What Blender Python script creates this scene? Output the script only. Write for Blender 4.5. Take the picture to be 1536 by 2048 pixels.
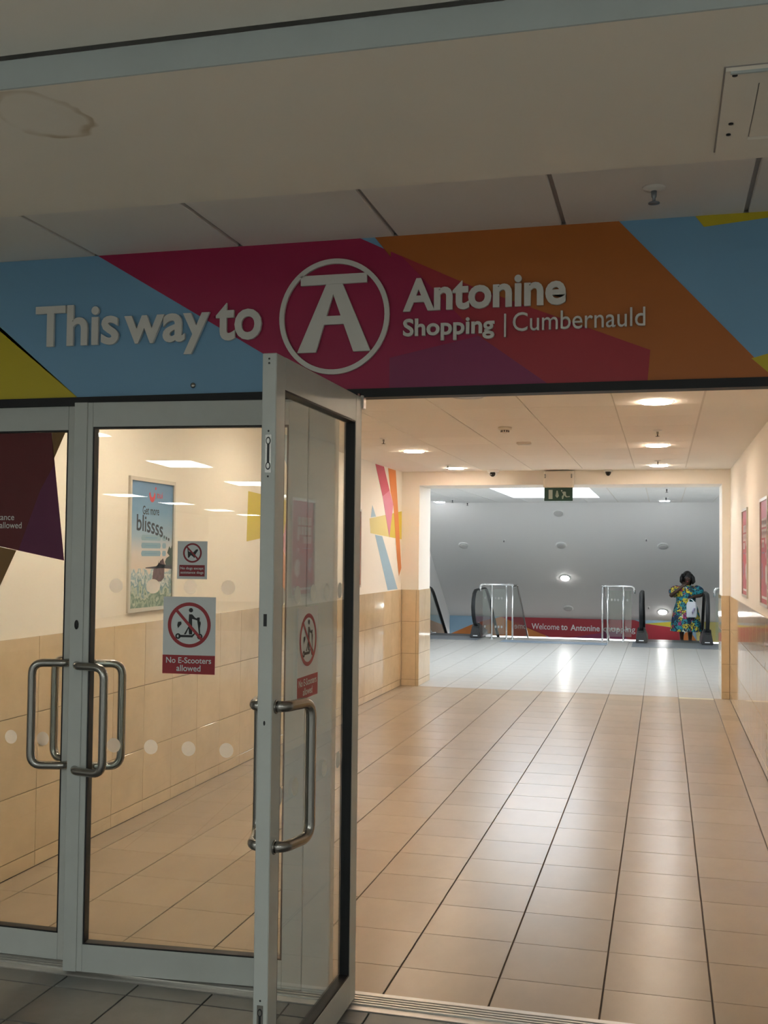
import bpy, bmesh, math, random
from mathutils import Vector, Matrix

for o in list(bpy.data.objects):
    bpy.data.objects.remove(o, do_unlink=True)
S = bpy.context.scene
COL = S.collection
random.seed(7)
PI = math.pi

# ------------------------------------------------------------------ camera
cam_d = bpy.data.cameras.new('camera')
cam = bpy.data.objects.new('camera', cam_d)
COL.objects.link(cam)
cam_d.sensor_fit = 'VERTICAL'
cam_d.sensor_height = 36.0
cam_d.sensor_width = 27.0
cam_d.lens = 36.0 * 2138.2 / 2048.0
cam_d.clip_start = 0.05
cam_d.clip_end = 200
_R = Vector((0.96767596, 0.2519727, 0.01062959))
_U = Vector((-0.00061917, -0.03977424, 0.9992085))
_F = Vector((-0.25219604, 0.96691663, 0.03833256))
M = Matrix.Identity(4)
for i in range(3):
    M[i][0] = _R[i]; M[i][1] = _U[i]; M[i][2] = -_F[i]
M[2][3] = 1.6617
cam.matrix_world = M
S.camera = cam

# ------------------------------------------------------------------ world, exposure, lamp strengths
w = bpy.data.worlds.new('world'); S.world = w
w.use_nodes = True
w.node_tree.nodes['Background'].inputs[0].default_value = (0.75, 0.85, 1.0, 1)
w.node_tree.nodes['Background'].inputs[1].default_value = 0.0
S.view_settings.view_transform = 'Standard'
S.view_settings.look = 'None'
S.view_settings.gamma = 1.0
S.view_settings.exposure = 0.0
S.view_settings.use_curve_mapping = False
S.cycles.use_denoising = True
S.cycles.max_bounces = 10
S.cycles.diffuse_bounces = 5
S.cycles.glossy_bounces = 5
S.cycles.transparent_max_bounces = 16
S.cycles.use_adaptive_sampling = True
S.cycles.adaptive_threshold = 0.035
S.cycles.adaptive_min_samples = 16
S.cycles.use_light_tree = False
S.cycles.sample_clamp_indirect = 30.0
E_DOWN = 134.0       # corridor downlights
E_PANEL = 23.5       # foyer ceiling panels
E_SKY = 7.6        # skylight over the escalator hall
E_HALL = 145.0       # hall downlights

# ------------------------------------------------------------------ key sizes (metres)
YF = 3.898          # face of the facade
ZT, ZB = 2.8655, 2.272   # top and bottom of the fascia
XL, XR = -3.20, 0.771    # corridor walls
YP, YQ = 13.16, 13.82    # end opening
ZC = 2.692          # corridor ceiling
X0, Y0 = 0.181, 4.245    # corridor floor grid
YW = 5.036          # wall tile grid

# ------------------------------------------------------------------ materials
def lin(c):
    if isinstance(c, str):
        c = c.lstrip('#'); c = tuple(int(c[i:i+2], 16)/255 for i in (0, 2, 4))
        c = tuple(v/12.92 if v <= 0.04045 else ((v+0.055)/1.055)**2.4 for v in c)
    return (c[0], c[1], c[2], 1.0)

MATS = {}
def pm(name, col, rough=0.5, metal=0.0, spec=0.5, var=0.0, noise=0.0, nscale=3.0, bump=0.0, bscale=40.0, coat=0.0, stretch=None, col2=None):
    """principled material; var = brightness change from piece to piece, noise = mottling in place"""
    m = bpy.data.materials.new(name); m.use_nodes = True
    nt = m.node_tree; N = nt.nodes; L = nt.links
    b = N['Principled BSDF']
    b.inputs['Roughness'].default_value = rough
    b.inputs['Metallic'].default_value = metal
    b.inputs['Specular IOR Level'].default_value = spec
    b.inputs['Coat Weight'].default_value = coat
    b.inputs['Coat Roughness'].default_value = 0.03
    c = lin(col); b.inputs['Base Color'].default_value = c
    out = None
    geo = None
    if noise or bump:
        geo = N.new('ShaderNodeNewGeometry')
        src = geo.outputs['Position']
        if stretch:
            mp = N.new('ShaderNodeMapping'); mp.inputs['Scale'].default_value = stretch
            L.new(src, mp.inputs['Vector']); src = mp.outputs[0]
    if noise:
        nz = N.new('ShaderNodeTexNoise'); nz.inputs['Scale'].default_value = nscale
        nz.inputs['Detail'].default_value = 6; nz.inputs['Roughness'].default_value = 0.65
        L.new(src, nz.inputs['Vector'])
        r = N.new('ShaderNodeValToRGB')
        d = lin(col2) if col2 else tuple(v*(1-noise) for v in c[:3]) + (1,)
        r.color_ramp.elements[0].position = 0.3; r.color_ramp.elements[1].position = 0.7
        r.color_ramp.elements[0].color = d; r.color_ramp.elements[1].color = c
        L.new(nz.outputs['Fac'], r.inputs['Fac']); out = r.outputs['Color']
    if var:
        oi = N.new('ShaderNodeObjectInfo')
        mr = N.new('ShaderNodeMapRange'); mr.inputs['To Min'].default_value = 1-var; mr.inputs['To Max'].default_value = 1+var
        L.new(oi.outputs['Random'], mr.inputs['Value'])
        hs = N.new('ShaderNodeHueSaturation')
        if out: L.new(out, hs.inputs['Color'])
        else: hs.inputs['Color'].default_value = c
        L.new(mr.outputs[0], hs.inputs['Value']); out = hs.outputs[0]
    if out: L.new(out, b.inputs['Base Color'])
    if bump:
        nb = N.new('ShaderNodeTexNoise'); nb.inputs['Scale'].default_value = bscale; nb.inputs['Detail'].default_value = 4
        L.new(src, nb.inputs['Vector'])
        bp = N.new('ShaderNodeBump'); bp.inputs['Strength'].default_value = bump; bp.inputs['Distance'].default_value = 0.002
        L.new(nb.outputs['Fac'], bp.inputs['Height']); L.new(bp.outputs[0], b.inputs['Normal'])
    MATS[name] = m
    return m

def em(name, col, strength):
    m = bpy.data.materials.new(name); m.use_nodes = True
    nt = m.node_tree; nt.nodes.clear()
    e = nt.nodes.new('ShaderNodeEmission'); o = nt.nodes.new('ShaderNodeOutputMaterial')
    e.inputs[0].default_value = lin(col); e.inputs[1].default_value = strength
    nt.links.new(e.outputs[0], o.inputs[0]); MATS[name] = m
    return m

def glass(name, tint=(0.96, 0.985, 0.97), f0=0.04, gloss=0.0, haze=0.0):
    m = bpy.data.materials.new(name); m.use_nodes = True
    nt = m.node_tree; N = nt.nodes; L = nt.links; N.clear()
    o = N.new('ShaderNodeOutputMaterial')
    t = N.new('ShaderNodeBsdfTransparent'); t.inputs[0].default_value = (*tint, 1)
    g = N.new('ShaderNodeBsdfGlossy'); g.inputs['Roughness'].default_value = gloss
    lw = N.new('ShaderNodeLayerWeight'); lw.inputs['Blend'].default_value = 0.5
    p = N.new('ShaderNodeMath'); p.operation = 'POWER'; p.inputs[1].default_value = 5
    mu = N.new('ShaderNodeMath'); mu.operation = 'MULTIPLY_ADD'; mu.inputs[1].default_value = 1-f0; mu.inputs[2].default_value = f0
    mx = N.new('ShaderNodeMixShader')
    L.new(lw.outputs['Facing'], p.inputs[0]); L.new(p.outputs[0], mu.inputs[0]); L.new(mu.outputs[0], mx.inputs[0])
    L.new(t.outputs[0], mx.inputs[1]); L.new(g.outputs[0], mx.inputs[2])
    out = mx.outputs[0]
    if haze:
        d = N.new('ShaderNodeBsdfDiffuse'); d.inputs[0].default_value = (0.8, 0.8, 0.78, 1)
        m2 = N.new('ShaderNodeMixShader'); m2.inputs[0].default_value = haze
        L.new(out, m2.inputs[1]); L.new(d.outputs[0], m2.inputs[2]); out = m2.outputs[0]
    L.new(out, o.inputs[0]); MATS[name] = m
    return m

pm('plaster', (0.91, 0.875, 0.81), 0.6, noise=0.03, nscale=1.2, bump=0.05, bscale=60)
pm('ceil_tile', (0.93, 0.90, 0.85), 0.8, var=0.02, bump=0.15, bscale=180)
pm('ceil_grid', (0.74, 0.70, 0.64), 0.6)
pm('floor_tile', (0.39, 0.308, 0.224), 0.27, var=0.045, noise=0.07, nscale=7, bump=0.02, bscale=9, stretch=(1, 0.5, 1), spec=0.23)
pm('floor_tile_daylit', (0.51, 0.485, 0.455), 0.25, noise=0.06, nscale=7, bump=0.02, bscale=9, spec=0.35)  # corridor tile made paler, the hall's daylight is painted in
pm('floor_tile_pale', (0.72, 0.62, 0.45), 0.24)
pm('grout', (0.11, 0.08, 0.06), 0.8)
pm('wall_tile', (0.72, 0.575, 0.385), 0.07, var=0.04, noise=0.14, nscale=4.5, spec=0.55, bump=0.012, bscale=5)
pm('wall_grout', (0.22, 0.16, 0.10), 0.8)
pm('white_gloss', (0.85, 0.84, 0.82), 0.35)
pm('soffit', (0.88, 0.875, 0.865), 0.6)
pm('hall_white', (0.80, 0.80, 0.79), 0.6)
pm('grey_tile', (0.175, 0.178, 0.175), 0.45, var=0.07, noise=0.22, nscale=6, bump=0.05, bscale=30)
pm('grey_tile_bounce', (0.42, 0.41, 0.39), 0.45, noise=0.15, nscale=6)  # paler copy for the unseen foyer floor, added to bounce light upward
pm('grey_grout', (0.035, 0.035, 0.035), 0.9)
pm('foyer_paint', (0.86, 0.82, 0.75), 0.7, noise=0.04, nscale=2)
pm('foyer_wall', (0.74, 0.72, 0.69), 0.7)
pm('blue_grey_paint', (0.50, 0.56, 0.57), 0.6, noise=0.08, nscale=5)
pm('foyer_ceil_tile', (0.80, 0.75, 0.70), 0.85, var=0.02, bump=0.1, bscale=200)
pm('tbar', (0.36, 0.33, 0.32), 0.6)
pm('frame_paint', (0.51, 0.54, 0.52), 0.38, noise=0.06, nscale=9, bump=0.01)
pm('black_rubber', (0.008, 0.009, 0.011), 0.55)
pm('black_plastic', (0.012, 0.013, 0.015), 0.4)
pm('steel', (0.36, 0.35, 0.33), 0.24, metal=1.0, bump=0.02, bscale=200)
pm('steel_bright', (0.80, 0.80, 0.80), 0.22, metal=1.0)
pm('aluminium', (0.62, 0.60, 0.57), 0.34, metal=0.7, noise=0.12, nscale=14)
pm('plate_steel', (0.30, 0.33, 0.37), 0.35, metal=0.6, noise=0.1, nscale=20)
pm('mat_blue', (0.20, 0.25, 0.31), 0.6)
pm('v_blue', (0.19, 0.39, 0.60), 0.45)
pm('v_magenta', (0.36, 0.012, 0.075), 0.45)
pm('v_red', (0.40, 0.03, 0.045), 0.45)
pm('v_purple', (0.26, 0.03, 0.11), 0.45)
pm('v_orange', (0.46, 0.135, 0.022), 0.45)
pm('v_yellow', (0.56, 0.45, 0.02), 0.45)
pm('v_darkred', (0.11, 0.005, 0.008), 0.5)
pm('v_darkpurple', (0.11, 0.008, 0.055), 0.5)
pm('v_brown', (0.20, 0.10, 0.02), 0.5)
pm('m_blue', (0.32, 0.50, 0.66), 0.5)
pm('m_magenta', (0.52, 0.07, 0.13), 0.5)
pm('m_violet', (0.62, 0.20, 0.30), 0.5)
pm('m_orange', (0.66, 0.22, 0.05), 0.5)
pm('m_yellow', (0.66, 0.54, 0.05), 0.5)
pm('m_paleyellow', (0.72, 0.62, 0.22), 0.5)
pm('letter_white', (0.70, 0.69, 0.655), 0.45)
pm('print_white', (0.82, 0.82, 0.82), 0.5)
pm('sign_grey', (0.70, 0.735, 0.745), 0.45)
pm('sign_red', (0.34, 0.015, 0.025), 0.45)
pm('sign_maroon', (0.26, 0.015, 0.025), 0.45)
pm('sign_black', (0.012, 0.012, 0.014), 0.5)
def frosted():
    m = bpy.data.materials.new('dot_vinyl'); m.use_nodes = True
    nt = m.node_tree; N = nt.nodes; L = nt.links; N.clear()
    o = N.new('ShaderNodeOutputMaterial'); a = N.new('ShaderNodeBsdfTranslucent'); b = N.new('ShaderNodeBsdfDiffuse'); t = N.new('ShaderNodeBsdfTransparent')
    a.inputs[0].default_value = (0.96, 0.95, 0.94, 1); b.inputs[0].default_value = (0.75, 0.74, 0.72, 1)
    m1 = N.new('ShaderNodeMixShader'); m1.inputs[0].default_value = 0.18; m2 = N.new('ShaderNodeMixShader'); m2.inputs[0].default_value = 0.30
    L.new(a.outputs[0], m1.inputs[1]); L.new(b.outputs[0], m1.inputs[2]); L.new(m1.outputs[0], m2.inputs[1]); L.new(t.outputs[0], m2.inputs[2]); L.new(m2.outputs[0], o.inputs[0])
    MATS['dot_vinyl'] = m
frosted()
pm('exit_green', (0.004, 0.045, 0.034), 0.35)
pm('exit_white', (0.36, 0.42, 0.39), 0.5)
pm('cream_plastic', (0.72, 0.66, 0.58), 0.4)
pm('dark_lens', (0.012, 0.009, 0.007), 0.08)
pm('poster_frame', (0.66, 0.62, 0.55), 0.32, metal=0.6)
pm('poster_red', (0.52, 0.03, 0.05), 0.32, bump=0.6, bscale=14)
pm('poster_lilac', (0.52, 0.40, 0.60), 0.4, coat=0.4)
pm('ink_navy', (0.008, 0.02, 0.05), 0.5)
pm('logo_red', (0.62, 0.06, 0.09), 0.5)
pm('pill_blue', (0.25, 0.44, 0.60), 0.5)
pm('pill_pale', (0.28, 0.45, 0.58), 0.5)
pm('rock_purple', (0.20, 0.12, 0.14), 0.6, noise=0.5, nscale=30)
pm('rock_dark', (0.07, 0.07, 0.10), 0.6, noise=0.5, nscale=40)
pm('palm_dark', (0.05, 0.09, 0.08), 0.6)
pm('skin', (0.065, 0.032, 0.020), 0.45)
pm('hair', (0.006, 0.005, 0.005), 0.4)
pm('shoe', (0.008, 0.008, 0.009), 0.4)
pm('bag_white', (0.80, 0.82, 0.90), 0.5, noise=0.08, nscale=25)
pm('bag_lilac', (0.55, 0.50, 0.75), 0.5)
pm('step_grey', (0.12, 0.12, 0.13), 0.4, metal=0.5)
pm('unlit_lens', (0.55, 0.55, 0.54), 0.35)
em('lamp_warm', (1.0, 0.80, 0.60), E_DOWN)
em('lamp_hall', (0.96, 0.99, 1.0), E_HALL)
em('lamp_soffit', (1.0, 0.98, 0.94), 40.0)
em('lamp_panel', (0.93, 1.0, 0.97), E_PANEL)
em('sky_panel', (0.80, 0.92, 1.0), E_SKY)
em('glow_strip', (1.0, 1.0, 1.0), 5.0)
glass('door_glass')
glass('balustrade_glass', tint=(0.86, 0.90, 0.88), f0=0.05, haze=0.03)
glass('poster_glass', tint=(1, 1, 1), f0=0.045)

# -- stained soffit paint: a dried water ring with its own outline
def stained():
    m = pm('bulkhead_paint', (0.86, 0.80, 0.71), 0.7, noise=0.035, nscale=2)
    nt = m.node_tree; N = nt.nodes; L = nt.links; b = N['Principled BSDF']
    prev = b.inputs['Base Color'].links[0].from_socket
    geo = N.new('ShaderNodeNewGeometry')
    nz = N.new('ShaderNodeTexNoise'); nz.inputs['Scale'].default_value = 9; L.new(geo.outputs['Position'], nz.inputs['Vector'])
    ad = N.new('ShaderNodeVectorMath'); ad.operation = 'MULTIPLY_ADD'
    ad.inputs[1].default_value = (0.09, 0.09, 0); L.new(nz.outputs['Color'], ad.inputs[0]); L.new(geo.outputs['Position'], ad.inputs[2])
    mp = N.new('ShaderNodeMapping'); mp.inputs['Location'].default_value = (0, 0, 0)
    sb = N.new('ShaderNodeVectorMath'); sb.operation = 'SUBTRACT'; sb.inputs[1].default_value = (-1.46, 2.385, 2.75)
    L.new(ad.outputs[0], sb.inputs[0])
    sc = N.new('ShaderNodeVectorMath'); sc.operation = 'MULTIPLY'; sc.inputs[1].default_value = (1/0.115, 1/0.15, 0)
    L.new(sb.outputs[0], sc.inputs[0])
    ln = N.new('ShaderNodeVectorMath'); ln.operation = 'LENGTH'; L.new(sc.outputs[0], ln.inputs[0])
    r = N.new('ShaderNodeValToRGB'); e = r.color_ramp.elements
    e[0].position = 0.0; e[0].color = (0.06, 0.06, 0.06, 1); e[1].position = 0.78; e[1].color = (0.08, 0.08, 0.08, 1)
    for p, v in ((0.88, 0.7), (0.94, 0.8), (1.0, 0.0)):
        k = e.new(p); k.color = (v, v, v, 1)
    L.new(ln.outputs['Value'], r.inputs['Fac'])
    n2 = N.new('ShaderNodeTexNoise'); n2.inputs['Scale'].default_value = 6.5; L.new(geo.outputs['Position'], n2.inputs['Vector'])
    r2 = N.new('ShaderNodeMapRange'); r2.inputs['From Min'].default_value = 0.35; r2.inputs['From Max'].default_value = 0.62; L.new(n2.outputs['Fac'], r2.inputs['Value'])
    mm = N.new('ShaderNodeMath'); mm.operation = 'MULTIPLY'; L.new(r.outputs['Color'], mm.inputs[0]); L.new(r2.outputs[0], mm.inputs[1])
    mx = N.new('ShaderNodeMix'); mx.data_type = 'RGBA'
    L.new(mm.outputs[0], mx.inputs['Factor']); L.new(prev, mx.inputs['A']); mx.inputs['B'].default_value = (0.50, 0.38, 0.24, 1)
    L.new(mx.outputs['Result'], b.inputs['Base Color'])
stained()

# ------------------------------------------------------------------ object helpers
def tag(o, label=None, cat=None, group=None, kind=None):
    if label: o['label'] = label
    if cat: o['category'] = cat
    if group: o['group'] = group
    if kind: o['kind'] = kind
    return o

def link(name, me, mat=None, parent=None, loc=None, rotz=0.0):
    o = bpy.data.objects.new(name, me); COL.objects.link(o)
    if mat is not None and me is not None:
        me.materials.clear(); me.materials.append(MATS[mat] if isinstance(mat, str) else mat)
    if parent: o.parent = parent
    if loc is not None: o.location = loc
    if rotz: o.rotation_euler = (0, 0, rotz)
    return o

def thing(name, loc, label=None, cat=None, group=None, kind=None, rotz=0.0):
    o = bpy.data.objects.new(name, None); COL.objects.link(o)
    o.empty_display_size = 0.1; o.location = loc; o.rotation_euler = (0, 0, rotz)
    return tag(o, label, cat, group, kind)

def bm_mesh(bm, name, smooth=False):
    bmesh.ops.recalc_face_normals(bm, faces=bm.faces)
    me = bpy.data.meshes.new(name); bm.to_mesh(me); bm.free()
    if smooth:
        for p in me.polygons: p.use_smooth = True
    return me

def add_box(bm, x0, x1, y0, y1, z0, z1):
    vs = [bm.verts.new(p) for p in ((x0,y0,z0),(x1,y0,z0),(x1,y1,z0),(x0,y1,z0),(x0,y0,z1),(x1,y0,z1),(x1,y1,z1),(x0,y1,z1))]
    fs = [bm.faces.new([vs[i] for i in f]) for f in ((0,3,2,1),(4,5,6,7),(0,1,5,4),(1,2,6,5),(2,3,7,6),(3,0,4,7))]
    return vs

def box_me(x0, x1, y0, y1, z0, z1, bevel=0.0, segs=1, name='box'):
    bm = bmesh.new(); add_box(bm, x0, x1, y0, y1, z0, z1)
    if bevel: bmesh.ops.bevel(bm, geom=bm.edges[:], offset=bevel, segments=segs, affect='EDGES', profile=0.5)
    return bm_mesh(bm, name)

def box(name, x0, x1, y0, y1, z0, z1, mat, parent=None, bevel=0.0, segs=1, loc=None):
    return link(name, box_me(x0, x1, y0, y1, z0, z1, bevel, segs, name), mat, parent, loc)

class Fr:
    """a drawing plane: o origin, u right, v up, n towards the viewer"""
    def __init__(s, o, u, v=(0, 0, 1)):
        s.o = Vector(o); s.u = Vector(u).normalized(); s.v = Vector(v).normalized(); s.n = s.u.cross(s.v)
    def p(s, a, b, c=0.0): return s.o + s.u*a + s.v*b + s.n*c

def prism(name, fr, pts, mat, parent=None, t=0.0006, off=0.0):
    bm = bmesh.new(); n = len(pts)
    a = [bm.verts.new(fr.p(x, y, off)) for x, y in pts]
    b = [bm.verts.new(fr.p(x, y, off+t)) for x, y in pts]
    bm.faces.new(a[::-1]); bm.faces.new(b)
    for i in range(n): bm.faces.new((a[i], a[(i+1) % n], b[(i+1) % n], b[i]))
    bmesh.ops.triangulate(bm, faces=[f for f in bm.faces if len(f.verts) > 4])
    return link(name, bm_mesh(bm, name), mat, parent)

def circ(cx, cy, r, n=32, ry=None):
    ry = ry or r
    return [(cx+r*math.cos(2*PI*i/n), cy+ry*math.sin(2*PI*i/n)) for i in range(n)]

def ring(name, fr, cx, cy, r1, r0, mat, parent=None, t=0.0006, off=0.0, n=48, ry1=None, ry0=None):
    bm = bmesh.new()
    o1 = circ(cx, cy, r1, n, ry1); o0 = circ(cx, cy, r0, n, ry0)
    A = [[bm.verts.new(fr.p(x, y, c)) for x, y in q] for q in (o1, o0) for c in (off, off+t)]
    for i in range(n):
        j = (i+1) % n
        bm.faces.new((A[1][i], A[1][j], A[3][j], A[3][i])); bm.faces.new((A[0][i], A[2][i], A[2][j], A[0][j]))
        bm.faces.new((A[0][i], A[0][j], A[1][j], A[1][i])); bm.faces.new((A[2][i], A[3][i], A[3][j], A[2][j]))
    return link(name, bm_mesh(bm, name), mat, parent)

def fillet(pts, r, n=6):
    pts = [Vector(p) for p in pts]; out = [pts[0]]
    for i in range(1, len(pts)-1):
        a, b, c = pts[i-1], pts[i], pts[i+1]
        d1 = (a-b); d2 = (c-b)
        rr = min(r, d1.length*0.49, d2.length*0.49)
        p, q = b+d1.normalized()*rr, b+d2.normalized()*rr
        for k in range(n+1):
            t = k/n; out.append(p*(1-t)**2 + b*2*t*(1-t) + q*t*t)
    out.append(pts[-1]); return out

def tube_bm(bm, pts, r, seg=12, cap=True, ru=None):
    """sweep a circle (or ellipse r x ru) along pts"""
    pts = [Vector(p) for p in pts]; rings = []; up = None
    for i, p in enumerate(pts):
        t = (pts[min(i+1, len(pts)-1)]-pts[max(i-1, 0)]).normalized()
        if up is None:
            up = t.orthogonal().normalized() if ru is None else (Vector((1, 0, 0)) if abs(t.x) < 0.9 else Vector((0, 0, 1)))
        a = (up - t*up.dot(t)).normalized(); b = t.cross(a); up = a
        rr = r[i] if isinstance(r, (list, tuple)) else r
        rings.append([bm.verts.new(p + a*math.cos(2*PI*k/seg)*rr + b*math.sin(2*PI*k/seg)*(ru or rr)) for k in range(seg)])
    for i in range(len(rings)-1):
        for k in range(seg):
            bm.faces.new((rings[i][k], rings[i][(k+1) % seg], rings[i+1][(k+1) % seg], rings[i+1][k]))
    if cap: bm.faces.new(rings[0][::-1]); bm.faces.new(rings[-1])
    return rings

def tube(name, pts, r, mat, parent=None, seg=12, ru=None, loc=None):
    bm = bmesh.new(); tube_bm(bm, pts, r, seg, True, ru)
    return link(name, bm_mesh(bm, name, True), mat, parent, loc)

def lathe_bm(bm, prof, n=24, c=(0, 0, 0), cap=True):
    rings = [[bm.verts.new((c[0]+r*math.cos(2*PI*k/n), c[1]+r*math.sin(2*PI*k/n), c[2]+z)) for k in range(n)] for r, z in prof]
    for i in range(len(rings)-1):
        for k in range(n): bm.faces.new((rings[i][k], rings[i][(k+1) % n], rings[i+1][(k+1) % n], rings[i+1][k]))
    if cap and prof[0][0] > 1e-6: bm.faces.new(rings[0][::-1])
    if cap and prof[-1][0] > 1e-6: bm.faces.new(rings[-1])

def lathe(name, prof, mat, parent=None, n=24, loc=None, smooth=True, rot=None, cap=True):
    bm = bmesh.new(); lathe_bm(bm, prof, n, cap=cap)
    bmesh.ops.remove_doubles(bm, verts=bm.verts, dist=1e-6)
    o = link(name, bm_mesh(bm, name, smooth), mat, parent, loc)
    if rot: o.rotation_euler = rot
    return o

def text_mesh(s, bold=0.0, space=1.0):
    cu = bpy.data.curves.new('glyphs', 'FONT'); cu.body = s; cu.size = 1.0
    cu.offset = bold; cu.space_character = space; cu.resolution_u = 4; cu.fill_mode = 'FRONT'
    ob = bpy.data.objects.new('glyphs', cu); COL.objects.link(ob)
    dg = bpy.context.evaluated_depsgraph_get(); dg.update()
    me = bpy.data.meshes.new_from_object(ob.evaluated_get(dg))
    bpy.data.objects.remove(ob, do_unlink=True); bpy.data.curves.remove(cu)
    return me

def text(name, s, fr, x0, x1, z0, z1, mat, parent=None, t=0.0006, off=0.0, bold=0.0, space=1.0, split=False, warp=None):
    """lettering fitted into the box x0..x1, z0..z1 of a plane; split = one object for each letter"""
    me = text_mesh(s, bold, space)
    co = [v.co.copy() for v in me.vertices]
    ax, bx = min(c.x for c in co), max(c.x for c in co); ay, by = min(c.y for c in co), max(c.y for c in co)
    P = [(x0+(c.x-ax)/(bx-ax)*(x1-x0), z0+(c.y-ay)/(by-ay)*(z1-z0)) for c in co]
    faces = [tuple(p.vertices) for p in me.polygons]
    bpy.data.meshes.remove(me)
    groups = [list(range(len(faces)))]
    if split:
        par = list(range(len(P)))
        def find(i):
            while par[i] != i: par[i] = par[par[i]]; i = par[i]
            return i
        key = {}
        for i, q in enumerate(P):
            k = (round(q[0], 5), round(q[1], 5))
            if k in key: par[find(i)] = find(key[k])
            else: key[k] = i
        for f in faces:
            for v in f[1:]: par[find(v)] = find(f[0])
        isl = {}
        for i, f in enumerate(faces): isl.setdefault(find(f[0]), []).append(i)
        L = []
        for fs in isl.values():
            xs = [P[v][0] for i in fs for v in faces[i]]; L.append([min(xs), max(xs), fs])
        L.sort(key=lambda q: q[0]-q[1])
        out = []
        for a, b, fs in L:
            for g in out:
                if min(b, g[1])-max(a, g[0]) > 0.6*(b-a): g[2] += fs; break
            else: out.append([a, b, list(fs)])
        out.sort(key=lambda q: q[0]); groups = [g[2] for g in out]
    objs = []
    for g in groups:
        if warp:
            vsx = {v for i in g for v in faces[i]}; cx_ = sum(P[v][0] for v in vsx)/len(vsx); dz_ = warp(cx_)
            for v in vsx: P[v] = (P[v][0], P[v][1]+dz_)
        bm = bmesh.new(); vm = {}
        for i in g:
            vs = []
            for v in faces[i]:
                if v not in vm: vm[v] = bm.verts.new(fr.p(P[v][0], P[v][1], off+t))
                vs.append(vm[v])
            try: bm.faces.new(vs)
            except ValueError: pass
        bmesh.ops.remove_doubles(bm, verts=bm.verts, dist=1e-5)
        if t > 0.002:
            r = bmesh.ops.extrude_face_region(bm, geom=bm.faces[:])
            bmesh.ops.translate(bm, verts=[e for e in r['geom'] if isinstance(e, bmesh.types.BMVert)], vec=-fr.n*t)
        objs.append(link(name, bm_mesh(bm, name), mat, parent))
    return objs

def copy_tree(o, loc=None, parent=None, rotz=None):
    c = o.copy(); COL.objects.link(c)
    if parent: c.parent = parent
    if loc is not None: c.location = loc
    if rotz is not None: c.rotation_euler = (0, 0, rotz)
    for ch in list(o.children): copy_tree(ch, None, c)
    return c

# flat tiles sharing one mesh for each size
TILES = {}
def tile(parent, fr, a0, a1, b0, b1, t, mat, name='tile', bev=0.0012):
    """a tile on plane fr from a0..a1 along u, b0..b1 along v, proud by t"""
    dims = (round(a1-a0, 4), round(b1-b0, 4), t, mat, tuple(round(q, 4) for q in (*fr.u, *fr.v)))
    if dims not in TILES:
        bm = bmesh.new(); w2, h2 = dims[0]/2, dims[1]/2; f0 = Fr((0, 0, 0), fr.u, fr.v); b = bev
        lo = [bm.verts.new(f0.p(x*w2, y*h2, 0)) for x, y in ((-1, -1), (1, -1), (1, 1), (-1, 1))]
        mi = [bm.verts.new(f0.p(x*w2, y*h2, t-b)) for x, y in ((-1, -1), (1, -1), (1, 1), (-1, 1))]
        hi = [bm.verts.new(f0.p(x*(w2-b), y*(h2-b), t)) for x, y in ((-1, -1), (1, -1), (1, 1), (-1, 1))]
        bm.faces.new(hi)
        for i in range(4):
            j = (i+1) % 4
            bm.faces.new((lo[i], lo[j], mi[j], mi[i])); bm.faces.new((mi[i], mi[j], hi[j], hi[i]))
        me = bm_mesh(bm, name); me.materials.append(MATS[mat]); TILES[dims] = me
    o = bpy.data.objects.new(name, TILES[dims]); COL.objects.link(o); o.parent = parent
    o.location = fr.p((a0+a1)/2, (b0+b1)/2, 0)
    return o

def cuts(lo, hi, start, step, minw=0.02):
    """grid lines inside lo..hi"""
    k = math.ceil((lo-start)/step - 1e-6); out = [lo]
    while start+k*step < hi-1e-6:
        v = start+k*step
        if v-out[-1] > minw: out.append(v)
        k += 1
    if hi-out[-1] < minw: out[-1] = hi
    else: out.append(hi)
    return out

# ================================================================== STRUCTURE
ST = 'structure'
FLR = Fr((0, 0, 0), (1, 0, 0), (0, 1, 0))          # floor plane, n up
LW = Fr((XL, 0, 0), (0, 1, 0))                     # left corridor wall, n to +X
RW = Fr((XR, 0, 0), (0, -1, 0))                    # right corridor wall, n to -X
FA = Fr((0, YF, 0), (1, 0, 0))                     # facade, n to -Y

# ---- corridor floor: every tile of the corridor
FT = 0.006
floor = box('floor', XL-0.1, XR+0.1, 3.93, YP, -0.2, -FT, 'grout')
tag(floor, 'glossy beige tiled floor of the lit corridor behind the glass doors', 'floor', kind=ST)
FL = Fr((0, 0, -FT), (1, 0, 0), (0, 1, 0))
xs = cuts(XL+0.012, XR-0.012, X0, 0.4); ys = cuts(3.965, YP, Y0-0.4, 0.4)
for i in range(len(xs)-1):
    for j in range(len(ys)-1):
        pale = abs(xs[i]-X0) < 0.01 and j == len(ys)-2
        tile(floor, FL, xs[i]+0.0032, xs[i+1]-0.0032, ys[j]+0.0017, ys[j+1]-0.0017, FT, 'floor_tile_pale' if pale else 'floor_tile')

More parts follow.
